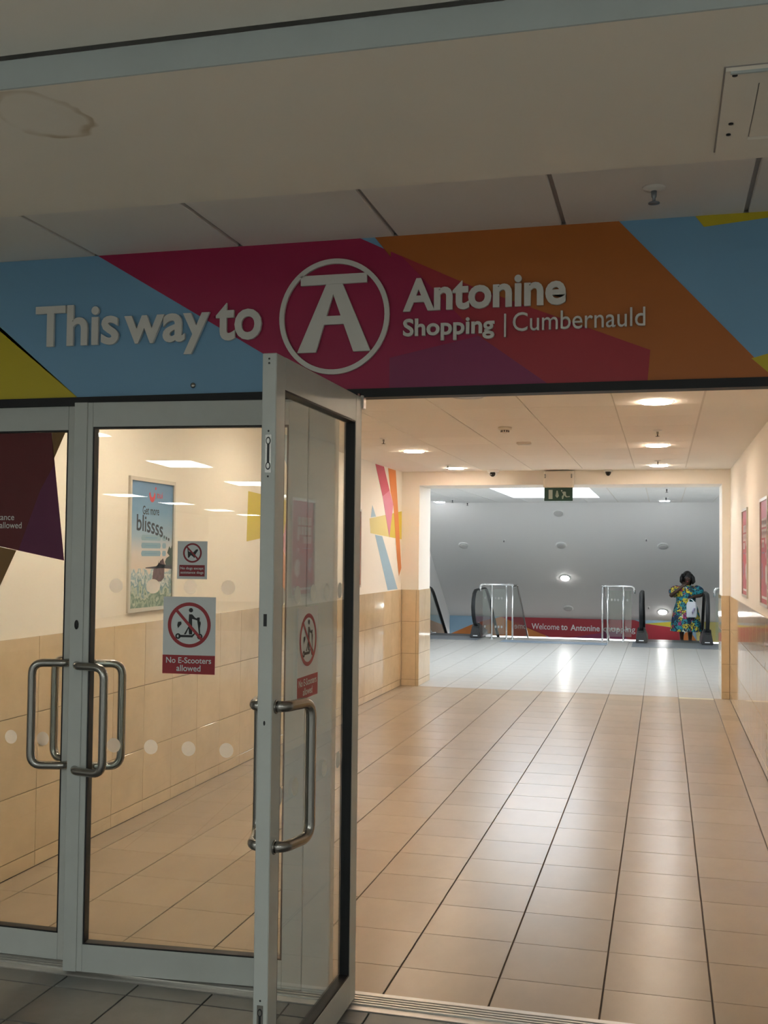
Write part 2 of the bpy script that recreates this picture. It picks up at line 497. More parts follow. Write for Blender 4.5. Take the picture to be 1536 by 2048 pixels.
# ---- hall floor: too far to tell the tiles apart, one joined field
HX0, HX1, HY1 = -4.9, 1.35, 21.45
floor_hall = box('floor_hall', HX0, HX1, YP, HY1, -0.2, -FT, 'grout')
tag(floor_hall, 'tiled landing floor in front of the escalators, paled with painted-in daylight', 'floor', kind=ST)
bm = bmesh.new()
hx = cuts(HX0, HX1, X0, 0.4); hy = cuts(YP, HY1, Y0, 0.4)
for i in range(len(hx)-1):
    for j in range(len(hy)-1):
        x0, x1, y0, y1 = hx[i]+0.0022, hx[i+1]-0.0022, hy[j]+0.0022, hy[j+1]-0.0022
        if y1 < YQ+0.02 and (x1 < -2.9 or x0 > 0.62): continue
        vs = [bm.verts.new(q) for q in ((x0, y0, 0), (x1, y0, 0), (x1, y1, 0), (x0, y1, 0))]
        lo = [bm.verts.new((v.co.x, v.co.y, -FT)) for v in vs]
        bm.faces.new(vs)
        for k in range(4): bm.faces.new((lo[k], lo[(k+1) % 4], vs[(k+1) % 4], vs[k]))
tf = link('tile_field', bm_mesh(bm, 'tile_field'), 'floor_tile_daylit', floor_hall); tf['kind'] = 'stuff'
box('landing_edge', -2.82, -1.14, HY1-0.05, HY1, -0.3, 0.001, 'plate_steel', floor_hall)

# ---- foyer floor
GT = 0.305
floor_foyer = box('floor_foyer', -10.2, 4.6, -27, 3.80, -0.2, -FT, 'grey_grout')
tag(floor_foyer, 'dark grey tiled floor outside the glass doors', 'floor', kind=ST)
gx = cuts(-3.9, 2.0, -2.245, GT); gy = [3.795-0.103] 
gy = [3.692 - GT*k for k in range(0, 6)]
for i in range(len(gx)-1):
    tile(floor_foyer, FL, gx[i]+0.003, gx[i+1]-0.003, 3.692+0.003, 3.797, FT, 'grey_tile')
    for j in range(len(gy)-1):
        tile(floor_foyer, FL, gx[i]+0.003, gx[i+1]-0.003, gy[j+1]+0.003, gy[j]-0.003, FT, 'grey_tile')
bm = bmesh.new()
def gfield(x0, x1, y0, y1):
    nx = max(1, round((x1-x0)/GT)); ny = max(1, round((y1-y0)/GT))
    for i in range(nx):
        for j in range(ny):
            a, b = x0+(x1-x0)*i/nx+0.003, x0+(x1-x0)*(i+1)/nx-0.003; c, d = y0+(y1-y0)*j/ny+0.003, y0+(y1-y0)*(j+1)/ny-0.003
            bm.faces.new([bm.verts.new(q) for q in ((a, c, 0), (b, c, 0), (b, d, 0), (a, d, 0))])
gfield(-10.2, 4.6, -14, gy[-1]); gfield(-10.2, -3.9, gy[-1], 3.797); gfield(2.0, 4.6, gy[-1], 3.797)
o = link('tile_field', bm_mesh(bm, 'tile_field'), 'grey_tile_bounce', floor_foyer); o['kind'] = 'stuff'

# ---- threshold
thr = thing('trim_1', (0, 0, 0), 'ribbed aluminium door threshold between grey and beige floor tiles', 'threshold', kind=ST)
box('sill', -3.2, 0.86, 3.80, 3.962, -0.02, 0.003, 'aluminium', thr)
for k in range(5):
    box('rib', -3.2, 0.86, 3.842+k*0.020, 3.852+k*0.020, 0.003, 0.0085, 'aluminium', thr, 0.001)

# ---- corridor walls with wainscot tiles
def wainscot(parent, fr, lo, hi, start, flip=False, rows=True):
    T = 0.012; g = 0.0018
    c = cuts(lo, hi, start, 0.4)
    for i in range(len(c)-1):
        a, b = c[i]+g, c[i+1]-g
        for z0, z1, nm in ((0.0, 0.080, 'skirting_tile'), (0.080, 0.405, 'tile'), (0.405, 0.805, 'tile'), (0.805, 1.205, 'tile')):
            tile(parent, fr, a, b, z0+g, z1-g, T, 'wall_tile', nm)
wl = box('wall_left', XL-0.15, XL, 3.96, YQ, 0, 2.85, 'plaster')
tag(wl, 'cream left corridor wall with beige polished wall tiles below', 'wall', kind=ST)
box('grout_bed', XL, XL+0.004, 3.965, YP, 0, 1.203, 'wall_grout', wl)
wainscot(wl, LW, 3.97, YP-0.012, YW)
wr = box('wall_right', XR, XR+0.15, 3.96, YQ, 0, 2.85, 'plaster')
tag(wr, 'cream right corridor wall with mirror-polished beige tiles below', 'wall', kind=ST)
box('grout_bed', XR-0.004, XR, 3.965, YP, 0, 1.203, 'wall_grout', wr)
wainscot(wr, RW, -(YP-0.012), -3.97, -YW)

# ---- end opening: two piers and a lintel
PLX, PRX = -2.972, 0.678
pl = box('wall_end_left', XL, PLX, YP, YQ, 0, 2.52, 'plaster')
tag(pl, 'cream pier with tiled foot left of the corridor end opening', 'wall', kind=ST)
box('grout_bed', XL+0.012, PLX+0.004, YP-0.004, YQ, 0, 1.203, 'wall_grout', pl)
PF = Fr((0, YP, 0), (1, 0, 0)); PS = Fr((PLX, 0, 0), (0, 1, 0)); PT = Fr((PRX, 0, 0), (0, -1, 0))
wainscot(pl, PF, XL+0.013, PLX+0.012, 99)
wainscot(pl, PS, YP, YQ, YP+0.33-0.4*5)
pr_ = box('wall_end_right', PRX, XR, YP, YQ, 0, 2.52, 'plaster')
tag(pr_, 'narrow cream pier with brown tiled foot right of the corridor end opening', 'wall', kind=ST)
box('grout_bed', PRX-0.004, XR-0.012, YP-0.004, YQ, 0, 1.203, 'wall_grout', pr_)
wainscot(pr_, PF, PRX-0.012, XR-0.013, 99)
wainscot(pr_, PT, -YQ, -YP, -YP-0.33+0.4*5)
lt = box('wall_end_top', XL, XR, YP, YQ, 2.52, 2.85, 'plaster')
tag(lt, 'cream lintel beam over the corridor end opening', 'wall', kind=ST)

# ---- corridor ceiling with its tile field
ceil = box('ceiling', XL, XR, 3.96, YP, ZC, ZC+0.06, 'plaster')
tag(ceil, 'cream corridor ceiling with a field of square tiles', 'ceiling', kind=ST)
CF = Fr((0, 0, ZC), (1, 0, 0), (0, -1, 0))         # n down
fx = [-2.68, -2.115, -1.515, -0.915, -0.315, 0.252]
fy = cuts(4.05, 12.80, 12.80, 0.6)
box('ceiling_grid', fx[0]-0.012, fx[-1]+0.012, fy[0]-0.012, fy[-1]+0.012, ZC-0.004, ZC, 'ceil_grid', ceil)
CG = Fr((0, 0, ZC-0.004), (1, 0, 0), (0, -1, 0))
for i in range(5):
    for j in range(len(fy)-1):
        g = 0.0035
        tile(ceil, CG, fx[i]+g, fx[i+1]-g, -fy[j+1]+0.002, -fy[j]-0.002, 0.007, 'ceil_tile', 'ceiling_tile', 0.002)
TZ = ZC-0.011   # underside of the tiles

# ---- facade: fascia carcass, side walls
fb = box('wall_front', XL-0.4, XR+0.5, YF+0.02, 3.96, ZB+0.012, 3.05, 'foyer_wall')
tag(fb, 'carcass wall above the glass doors behind the coloured fascia', 'wall', kind=ST)
fl_ = box('wall_front_left', -10.2, XL, YF, 4.1, 0, 3.05, 'foyer_wall'); tag(fl_, 'grey foyer wall left of the glass doors', 'wall', kind=ST)
fr_ = box('wall_front_right', 0.86, 4.6, YF, 4.1, 0, 3.05, 'foyer_wall'); tag(fr_, 'grey foyer wall right of the door opening', 'wall', kind=ST)
for n, a in (('wall_foyer_left', (-10.35, -10.2, -27.1, 4.1)), ('wall_foyer_right', (4.6, 4.75, -27.1, 4.1)), ('wall_foyer_back', (-10.3, 4.7, -27.2, -27.05))):
    o = box(n, *a, -0.2, 3.05, 'foyer_wall'); tag(o, 'plain grey foyer wall out of view ' + {'t': 'to the left', 'r': 'to the right', 'k': 'behind the camera'}[{'wall_foyer_left': 't', 'wall_foyer_right': 'r', 'wall_foyer_back': 'k'}[n]], 'wall', kind=ST)

# door frame: jambs, mullion, head
tr = thing('trim_2', (0, 0, 0), 'grey painted metal door frame with dark head track under the fascia', 'door frame', kind=ST)
box('jamb', -3.2, -3.13, 3.86, 3.96, 0.0, ZB+0.012, 'frame_paint', tr, 0.003)
box('mullion', -1.3172, -1.207, 3.885, 3.935, 0.0, ZB+0.012, 'frame_paint', tr, 0.004)
box('jamb', 0.79, 0.86, 3.86, 3.96, 0.0, ZB+0.012, 'frame_paint', tr, 0.003)
box('head_track', -3.13, 0.80, 3.885, 3.95, ZB-0.021, ZB+0.012, 'black_rubber', tr)

# ---- foyer ceiling: high part, bulkhead, strip of tiles along the fascia
ca = box('ceiling_foyer', -10.2, 4.6, -27, 2.172, 2.825, 2.9, 'foyer_paint')
tag(ca, 'plain foyer ceiling at the top edge of the picture', 'ceiling', kind=ST)
bh = thing('ceiling_bulkhead', (0, 0, 2.75), 'wide beige ceiling bulkhead with a brown water stain', 'bulkhead', kind=ST)
box('soffit', -10.2, 4.6, 2.187, 3.04, 0.0, 0.03, 'bulkhead_paint', bh)
box('front_face', -10.2, 4.6, 2.181, 2.187, -0.0004, 0.068, 'blue_grey_paint', bh)
box('core', -10.2, 4.6, 2.25, 3.03, 0.03, 0.2, 'foyer_wall', bh)
box('shade_backing', -10.2, 4.6, 2.14, 2.26, 0.14, 0.2, 'black_rubber', bh)  # black backing paints in the shade of the slot above the bulkhead
cd = box('ceiling_strip', -10.2, 4.6, 3.0, 3.96, ZT+0.012, ZT+0.06, 'tbar')
tag(cd, 'narrow row of ceiling tiles above the coloured fascia', 'ceiling', kind=ST)
CD = Fr((0, 0, ZT+0.012), (1, 0, 0), (0, -1, 0))
sx = cuts(-6.0, 4.5, -2.246, 0.632)
for i in range(len(sx)-1):
    tile(cd, CD, sx[i]+0.008, sx[i+1]-0.008, -3.90, -3.0, 0.012, 'foyer_ceil_tile', 'ceiling_tile', 0.003)

# ---- escalator hall
for n, a, l in (('wall_hall_left', (HX0-0.15, HX0, YQ-0.1, 25.2, -5, 3.0), 'white left side wall of the escalator hall'),
                ('wall_hall_right', (HX1, HX1+0.15, YQ-0.1, 25.2, -5, 3.0), 'white right side wall of the escalator hall'),
                ('wall_hall_front_left', (HX0, XL, YQ-0.1, YQ, 0, 3.0), 'white return wall left of the end opening'),
                ('wall_hall_front_right', (XR, HX1, YQ-0.1, YQ, 0, 3.0), 'white return wall right of the end opening')):
    o = box(n, *a, 'hall_white'); tag(o, l, 'wall', kind=ST)
HZ = 2.70; SKX0, SKX1, SKY0, SKY1 = -2.63, -1.10, 14.3, 19.50
bm = bmesh.new()
add_box(bm, HX0, SKX0, YQ, 21.3, HZ, HZ+0.05); add_box(bm, SKX1, HX1, YQ, 21.3, HZ, HZ+0.05)
add_box(bm, SKX0, SKX1, YQ, SKY0, HZ, HZ+0.05); add_box(bm, SKX0, SKX1, SKY1, 21.3, HZ, HZ+0.05)
ch = link('ceiling_hall', bm_mesh(bm, 'ceiling_hall'), 'ceil_grid'); tag(ch, 'white tiled ceiling over the escalator landing with a skylight', 'ceiling', kind=ST)
HC = Fr((0, 0, HZ), (1, 0, 0), (0, -1, 0))
hx = cuts(HX0, HX1, 0.34, 0.585); hy = cuts(YQ, 21.28, 21.28, 0.6)
for i in range(len(hx)-1):
    for j in range(len(hy)-1):
        a, b, c, d = hx[i]+0.007, hx[i+1]-0.007, hy[j]+0.005, hy[j+1]-0.005
        parts = [(a, b, c, d)]
        if b > SKX0 and a < SKX1 and d > SKY0 and c < SKY1:
            parts = []
            if a < SKX0-0.03: parts.append((a, SKX0-0.01, c, d))
            if b > SKX1+0.03: parts.append((SKX1+0.01, b, c, d))
            if c < SKY0-0.03: parts.append((max(a, SKX0-0.01), min(b, SKX1+0.01), c, SKY0-0.01))
            if d > SKY1+0.03: parts.append((max(a, SKX0-0.01), min(b, SKX1+0.01), SKY1+0.01, d))
        for q in parts:
            tile(ch, HC, q[0], q[1], -q[3], -q[2], 0.006, 'hall_white', 'ceiling_tile', 0.002)
sk = thing('window_1', (SKX0, SKY0, HZ), 'bright rectangular skylight in the hall ceiling behind the exit sign', 'skylight', kind=ST)
box('daylight_panel', 0, SKX1-SKX0, 0, SKY1-SKY0, -0.003, 0.002, 'sky_panel', sk)
box('upstand', -0.02, 0, -0.02, SKY1-SKY0+0.02, 0, 0.06, 'white_gloss', sk); box('upstand', SKX1-SKX0, SKX1-SKX0+0.02, -0.02, SKY1-SKY0+0.02, 0, 0.06, 'white_gloss', sk)
box('upstand', 0, SKX1-SKX0, -0.02, 0, 0, 0.06, 'white_gloss', sk); box('upstand', 0, SKX1-SKX0, SKY1-SKY0, SKY1-SKY0+0.02, 0, 0.06, 'white_gloss', sk)

# sloping soffit over the escalators
SL = 0.66; YBN = 25.06
bm = bmesh.new(); z1 = HZ-SL*(YBN-21.3)
vs = [bm.verts.new(q) for q in ((HX0, 21.3, HZ), (HX1, 21.3, HZ), (HX1, YBN+0.1, z1-SL*0.1), (HX0, YBN+0.1, z1-SL*0.1))]
up = [bm.verts.new(v.co+Vector((0, 0, 0.12))) for v in vs]
bm.faces.new(vs); bm.faces.new(up[::-1])
for k in range(4): bm.faces.new((vs[k], vs[(k+1) % 4], up[(k+1) % 4], up[k]))
so = link('ceiling_slope', bm_mesh(bm, 'ceiling_slope'), 'soffit'); tag(so, 'large grey soffit sloping down over the escalators', 'ceiling', kind=ST)
wb = box('wall_back', HX0, HX1, YBN+0.06, YBN+0.2, -5, 0.6, 'hall_white'); tag(wb, 'far wall below the sloping soffit behind the banner', 'wall', kind=ST)
fl2 = box('floor_lower', HX0, HX1, HY1, YBN+0.2, -3.2, -3.0, 'hall_white'); tag(fl2, 'lower level floor at the foot of the escalators', 'floor', kind=ST)
lf = box('wall_landing_edge', HX0, HX1, HY1-0.15, HY1-0.02, -3.2, -0.02, 'hall_white'); tag(lf, 'edge of the landing slab below the floor', 'wall', kind=ST)

# ================================================================== FASCIA SIGN
sign = thing('fascia_sign', (0, YF, ZB), 'long multicoloured fascia sign with raised white lettering above the doors', 'sign')
FS = Fr((0, 0, -ZB), (1, 0, 0))                    # local to the sign, x = world X, y = world Z
SX0, SX1 = XL-0.4, XR+0.5
box('backing_panel', SX0, SX1, 0.0, 0.02, 0.012, ZT-ZB, 'v_blue', sign)
ZL = ZB+0.012
def slab(pts, mat, k): 
    return prism('colour_panel', FS, pts, mat, sign, 0.0008, 0.0008*k)
slab([(-2.239, ZT), (-1.121, ZT), (-1.0, 2.806), (-1.0, ZL), (-1.255, ZL)], 'v_magenta', 0)
slab([(-2.689, 2.574), (-2.318, ZL), (SX0, ZL), (SX0, 3.35-0.49), (-3.02, ZT)], 'v_yellow', 0)
slab([(-1.064, ZT), (-0.153, ZT), (0.372, ZL), (-0.60, ZL), (-0.97, 2.75)], 'v_orange', 1)
slab([(-1.0, 2.8065), (-0.689, 2.658), (-0.457, 2.562), (-0.43, 2.55), (-0.40, ZL), (-1.0, ZL)], 'v_magenta', 2)
slab([(-0.96, 2.788), (-0.689, 2.658), (-0.457, 2.562), (-0.043, 2.394), (-0.052, ZL), (-0.405, ZL), (-0.66, 2.47)], 'v_red', 3)
slab([(-0.66, 2.47), (-0.405, ZL), (-1.0, ZL), (-1.0, 2.40)], 'v_purple', 4)
slab([(0.111, ZT), (0.141, 2.825), (0.62, ZT-0.0)], 'v_yellow', 1)
slab([(0.299, 2.352), (0.55, 2.42), (0.62, ZL), (0.372, ZL)], 'v_yellow', 2)
slab([(0.62, ZT), (0.55, 2.42), (0.62, ZL), (SX1, ZL), (SX1, ZT)], 'v_magenta', 3)
LT = 0.012
text('letter', 'This', FS, -2.511, -2.131, 2.494, 2.664, 'letter_white', sign, LT, 0.004, 0.022, split=True)
text('letter', 'way', FS, -2.106, -1.734, 2.443, 2.609, 'letter_white', sign, LT, 0.004, 0.022, split=True)
text('letter', 'to', FS, -1.707, -1.515, 2.490, 2.640, 'letter_white', sign, LT, 0.004, 0.022, split=True)
text('letter', 'Antonine', FS, -0.947, -0.339, 2.569, 2.695, 'letter_white', sign, LT, 0.006, 0.030, split=True)
text('letter', 'Shopping', FS, -0.946, -0.600, 2.456, 2.543, 'letter_white', sign, LT, 0.006, 0.024, split=True)
prism('divider_bar', FS, [(-0.564, 2.459), (-0.557, 2.459), (-0.557, 2.545), (-0.564, 2.545)], 'letter_white', sign, LT, 0.006)
text('letter', 'Cumbernauld', FS, -0.532, -0.060, 2.479, 2.548, 'letter_white', sign, LT, 0.006, 0.0, split=True)
ring('logo_ring', FS, -1.2205, 2.566, 0.2205, 0.2015, 'letter_white', sign, LT, 0.004, 72, 0.2235, 0.2045)
prism('logo_bar', FS, [(-1.355, 2.690), (-1.090, 2.692), (-1.090, 2.728), (-1.355, 2.728)], 'letter_white', sign, LT, 0.004)
prism('logo_leg', FS, [(-1.366, 2.4295), (-1.291, 2.4295), (-1.2235, 2.652), (-1.2235, 2.6905), (-1.252, 2.6905)], 'letter_white', sign, LT, 0.004)
prism('logo_leg', FS, [(-1.141, 2.428), (-1.073, 2.428), (-1.186, 2.6905), (-1.2235, 2.6905), (-1.2235, 2.652)], 'letter_white', sign, LT, 0.004)
prism('logo_crossbar', FS, [(-1.262, 2.535), (-1.174, 2.535), (-1.183, 2.568), (-1.252, 2.568)], 'letter_white', sign, LT-0.0004, 0.004)
lathe('screw', [(0.0, 0), (0.010, 0), (0.011, 0.004), (0.005, 0.006), (0, 0.006)], 'steel', sign, 12, (-1.805, -0.001, 2.319-ZB), rot=(PI/2, 0, 0))

# ================================================================== GLASS DOORS
DT = 0.045; DZ0, DZ1, GZ0, GZ1, SW = 0.012, 2.250, 0.118, 2.152, 0.078
def dot(leaf, fr, s, z):
    return prism('dot_sticker', fr, circ(-s, z, 0.0285, 24), 'dot_vinyl', leaf, 0.0004, 0.0034)
def handle(leaf, s, side, dirn, label=None):
    """offset pull: feet on the stile at s, grip swung dirn along the leaf"""
    y = side*DT/2
    pts = fillet([(s, y, 1.205), (s+dirn*0.018, y+side*0.03, 1.205), (s+dirn*0.145, y+side*0.062, 1.205), (s+dirn*0.145, y+side*0.062, 0.795), (s+dirn*0.018, y+side*0.03, 0.795), (s, y, 0.795)], 0.048, 7)
    h = tube('pull_handle', pts, 0.0165, 'steel', leaf, 14)
    for z in (1.205, 0.795):
        lathe('rose', [(0.0, 0), (0.021, 0), (0.021, 0.003), (0.0, 0.003)], 'steel', h, 16, (s, y, z), rot=(-side*PI/2, 0, 0))
    return h
def leaf(name, hinge, rotz, L, label, front):
    d = thing(name, (*hinge, 0), label, 'door', kind=ST, rotz=rotz)
    h = DT/2
    box('hinge_stile', 0, SW, -h, h, DZ0, DZ1, 'frame_paint', d, 0.0025)
    box('lock_stile', L-SW, L, -h, h, DZ0, DZ1, 'frame_paint', d, 0.0025)
    box('top_rail', SW, L-SW, -h, h, GZ1, DZ1, 'frame_paint', d, 0.0015)
    box('bottom_rail', SW, L-SW, -h, h, DZ0, GZ0, 'frame_paint', d, 0.0015)
    bm = bmesh.new(); g = 0.006; e = h-0.002
    add_box(bm, SW, SW+g, -e, e, GZ0, GZ1); add_box(bm, L-SW-g, L-SW, -e, e, GZ0, GZ1)
    add_box(bm, SW+g, L-SW-g, -e, e, GZ0, GZ0+g); add_box(bm, SW+g, L-SW-g, -e, e, GZ1-g, GZ1)
    link('gasket', bm_mesh(bm, 'gasket'), 'black_rubber', d)
    box('glass_pane', SW+0.002, L-SW-0.002, -0.003, 0.003, GZ0+0.002, GZ1-0.002, 'door_glass', d)
    return d

def scooter_sticker(leafo, fr, xl, xr, z0, z1):
    W = xr-xl; Hh = z1-z0
    fX = lambda a: xl+a*W; fZ = lambda b: z1-b*Hh
    q = lambda pts: [(fX(a), fZ(b)) for a, b in pts]
    st = prism('scooter_sticker', fr, q([(0, 1), (1, 1), (1, 0), (0, 0)]), 'sign_grey', leafo, 0.0006, 0.0034)
    tag(st, 'square notice with a struck-out electric scooter rider')
    o = 0.0042
    prism('red_band', fr, q([(0, 1), (1, 1), (1, 0.757), (0, 0.757)]), 'sign_red', st, 0.0003, o)
    text('lettering', 'No E-Scooters', fr, fX(0.07), fX(0.93), fZ(0.862), fZ(0.785), 'sign_grey', st, 0.0003, o+0.0004, 0.012)
    text('lettering', 'allowed', fr, fX(0.27), fX(0.73), fZ(0.965), fZ(0.885), 'sign_grey', st, 0.0003, o+0.0004, 0.012)
    cx, cy, R_ = fX(0.5), fZ(0.365), 0.41*W
    ring('ban_ring', fr, cx, cy, R_, R_*0.845, 'sign_red', st, 0.0003, o+0.0003)
    k = []
    # rider and scooter (fractions of the notice)
    k.append(circ(fX(0.53), fZ(0.172), 0.040*W, 16))
    k.append(q([(0.495, 0.225), (0.555, 0.225), (0.565, 0.255), (0.66, 0.283), (0.655, 0.303), (0.555, 0.285), (0.55, 0.40), (0.54, 0.475), (0.56, 0.487), (0.50, 0.487), (0.495, 0.40), (0.44, 0.487), (0.40, 0.487), (0.42, 0.465), (0.485, 0.385)]))
    k.append(q([(0.645, 0.268), (0.695, 0.262), (0.70, 0.285), (0.685, 0.30), (0.70, 0.32), (0.715, 0.315), (0.72, 0.345), (0.70, 0.345), (0.712, 0.475), (0.688, 0.475), (0.665, 0.29), (0.645, 0.288)]))
    k.append(q([(0.30, 0.495), (0.55, 0.495), (0.60, 0.47), (0.615, 0.482), (0.565, 0.525), (0.30, 0.525)]))
    k.append(q([(0.285, 0.327), (0.345, 0.322), (0.318, 0.352), (0.352, 0.352), (0.288, 0.408), (0.305, 0.368), (0.272, 0.370)]))
    for pts in k: prism('pictogram', fr, pts, 'sign_black', st, 0.0003, o+0.0005)
    for a in (0.29, 0.705): ring('pictogram', fr, fX(a), fZ(0.512), 0.052*W, 0.024*W, 'sign_black', st, 0.0003, o+0.0005, 20)
    c, s = math.cos(-0.82), math.sin(-0.82); hw = 0.026*W; rr = R_*0.93
    prism('ban_slash', fr, [(cx-c*rr-s*-hw, cy-s*rr+c*-hw), (cx+c*rr-s*-hw, cy+s*rr+c*-hw), (cx+c*rr-s*hw, cy+s*rr+c*hw), (cx-c*rr-s*hw, cy-s*rr+c*hw)], 'sign_red', st, 0.0003, o+0.0010)
    return st

DFR = Fr((0, 0, 0), (-1, 0, 0))      # door-local plane on the +y side
DFA = Fr((0, 0, 0), (1, 0, 0))       # door-local plane on the -y side

# -- door_2: the leaf standing slightly ajar
LB = 0.962
dB = leaf('door_2', (-1.318, 3.905), PI+math.radians(4.3), LB, 'closed-looking glass door leaf with dog and scooter notices, slightly ajar', 1)
box('meeting_strip', LB-0.055, LB+0.001, DT/2, DT/2+0.004, DZ0, DZ1, 'frame_paint', dB, 0.0015)
handle(dB, LB-0.03, 1, -1); handle(dB, LB-0.03, -1, -1)
for s in (0.781, 0.626, 0.471, 0.317, 0.162):
    dot(dB, DFR, s, 1.521); dot(dB, DFR, s-0.003, 0.893)
scooter_sticker(dB, DFR, -0.581, -0.366, 1.182, 1.482)
ds = prism('dog_sticker', DFR, [(-0.527, 1.552), (-0.404, 1.552), (-0.404, 1.700), (-0.527, 1.700)], 'sign_grey', dB, 0.0006, 0.0034)
tag(ds, 'small notice with a struck-out dog')
qd = lambda pts: [(-0.527+a*0.123, 1.700-b*0.148) for a, b in pts]
prism('maroon_band', DFR, qd([(0.07, 0.93), (0.92, 0.93), (0.92, 0.63), (0.07, 0.63)]), 'sign_maroon', ds, 0.0003, 0.0042)
text('lettering', 'No dogs except', DFR, -0.527+0.11*0.123, -0.527+0.88*0.123, 1.700-0.77*0.148, 1.700-0.68*0.148, 'sign_grey', ds, 0.0003, 0.0046, 0.01)
text('lettering', 'assistance dogs', DFR, -0.527+0.11*0.123, -0.527+0.88*0.123, 1.700-0.88*0.148, 1.700-0.79*0.148, 'sign_grey', ds, 0.0003, 0.0046, 0.01)
dcx, dcy = -0.527+0.5*0.123, 1.700-0.31*0.148
ring('ban_ring', DFR, dcx, dcy, 0.0385, 0.0315, 'sign_maroon', ds, 0.0003, 0.0045)
prism('pictogram', DFR, qd([(0.335, 0.20), (0.355, 0.19), (0.375, 0.275), (0.52, 0.30), (0.58, 0.29), (0.58, 0.255), (0.63, 0.21), (0.65, 0.225), (0.68, 0.20), (0.69, 0.245), (0.645, 0.295), (0.60, 0.315), (0.60, 0.36), (0.575, 0.44), (0.545, 0.44), (0.545, 0.365), (0.43, 0.355), (0.385, 0.44), (0.355, 0.44), (0.365, 0.34)]), 'sign_black', ds, 0.0003, 0.0047)
c, s, hw, rr = math.cos(-0.8), math.sin(-0.8), 0.0032, 0.035
prism('ban_slash', DFR, [(dcx-c*rr+s*hw, dcy-s*rr-c*hw), (dcx+c*rr+s*hw, dcy+s*rr-c*hw), (dcx+c*rr-s*hw, dcy+s*rr+c*hw), (dcx-c*rr-s*hw, dcy-s*rr+c*hw)], 'sign_maroon', ds, 0.0003, 0.0050)
kp = lathe('lock_cylinder', [(0, 0), (0.011, 0), (0.011, 0.004), (0, 0.004)], 'black_plastic', dB, 14, (LB-0.028, DT/2+0.004, 1.365), rot=(-PI/2, 0, 0)); kp.scale = (0.75, 1.7, 1)

# -- door_1: the leaf at the left edge of the picture
LA = 0.845
dA = leaf('door_1', (-3.125, 3.922), 0.0, LA, 'closed glass door leaf with dark red window film at the left edge', -1)
handle(dA, LA-0.035, -1, -1); handle(dA, LA-0.035, 1, -1)
for s in (0.105, 0.235, 0.375, 0.521, 0.669):
    prism('dot_sticker', DFA, circ(s, 0.887, 0.0285, 24), 'dot_vinyl', dA, 0.0004, 0.0034)
fo = 3.125
fm = prism('window_film', DFA, [(0.085, 2.145), (0.678, 2.145), (0.690, 2.038), (0.749, 1.617), (0.525, 1.658), (0.085, 1.74)], 'v_darkred', dA, 0.0005, 0.0034)
tag(fm, 'dark red angular window film with small white lettering')
prism('purple_patch', DFA, [(0.694, 2.012), (0.749, 1.617), (0.535, 1.656), (0.631, 1.906)], 'v_darkpurple', fm, 0.0003, 0.0040)
prism('brown_patch', DFA, [(0.679, 2.145), (0.742, 2.145), (0.692, 2.038)], 'v_brown', fm, 0.0005, 0.0034)
prism('brown_patch', DFA, [(0.085, 1.738), (0.525, 1.656), (0.30, 1.20), (0.085, 1.20)], 'v_brown', fm, 0.0005, 0.0034)
text('lettering', 'assistance', DFA, 0.372, 0.512, 1.782, 1.806, 'letter_white', fm, 0.0003, 0.0044, 0.004)
text('lettering', 'allowed', DFA, 0.445, 0.548, 1.748, 1.774, 'letter_white', fm, 0.0003, 0.0044, 0.004)

# -- door_3: the leaf standing wide open towards the camera
LC = 0.925
dC = leaf('door_3', (-1.126, 3.882), -PI/2, LC, 'glass door leaf standing wide open towards the camera, seen edge-on', 1)
handle(dC, LC-0.035, 1, -1); handle(dC, LC-0.035, -1, -1)
for y, z in ((3.081, 0), (3.227, 0), (3.384, 0), (3.530, 0), (3.686, 0)):
    dot(dC, DFR, 3.882-y, 1.526); dot(dC, DFR, 3.882-y, 0.922)
scooter_sticker(dC, DFR, -(3.882-3.231), -(3.882-3.440), 1.188, 1.484)
EF = Fr((LC, 0, 0), (0, 1, 0))       # free edge of the leaf, u = local y
def rr(cx, cz, w_, h_): return [(cx-w_/2, cz-h_/2), (cx+w_/2, cz-h_/2), (cx+w_/2, cz+h_/2), (cx-w_/2, cz+h_/2)]
for z in (2.233, 2.220): prism('screw_hole', EF, circ(-0.001, z, 0.0032, 12), 'black_plastic', dC, 0.0006, 0.0001)
for zc, hh in ((1.951, 0.112), (0.285, 0.13)):
    fb_ = prism('flush_bolt', EF, rr(0, zc, 0.019, hh), 'steel', dC, 0.0012, 0.0001)
    prism('slot', EF, rr(0, zc, 0.007, hh*0.8), 'black_plastic', fb_, 0.0006, 0.0013)
    for k in (-0.32, 0.34):
        prism('thumb_recess', EF, circ(0, zc+k*hh, 0.0075, 16, 0.012), 'black_plastic', fb_, 0.0008, 0.0013)
        prism('thumb_slide', EF, circ(0, zc+k*hh, 0.0048, 14, 0.008), 'steel', fb_, 0.0012, 0.0015)
    for k in (-0.6, 0.6): prism('screw_hole', EF, circ(0, zc+k*hh, 0.003, 12), 'black_plastic', fb_, 0.0006, 0.0002)
prism('latch_slot', EF, rr(-0.002, 1.461, 0.0105, 0.036), 'black_rubber', dC, 0.0006, 0.0001)
prism('lock_slot', EF, circ(0.0, 1.161, 0.0032, 12, 0.007), 'black_rubber', dC, 0.0006, 0.0001)
pv = thing('trim_3', (-1.118, 3.895, 2.252), 'small metal pivot bracket at the top hinge corner of the open door', 'hinge', kind=ST)
box('bracket', -0.018, 0.022, -0.018, 0.02, -0.045, 0.006, 'aluminium', pv, 0.003)
lathe('pin', [(0, -0.03), (0.007, -0.03), (0.007, 0.012), (0, 0.012)], 'steel', pv, 12, (0.004, -0.02, 0))

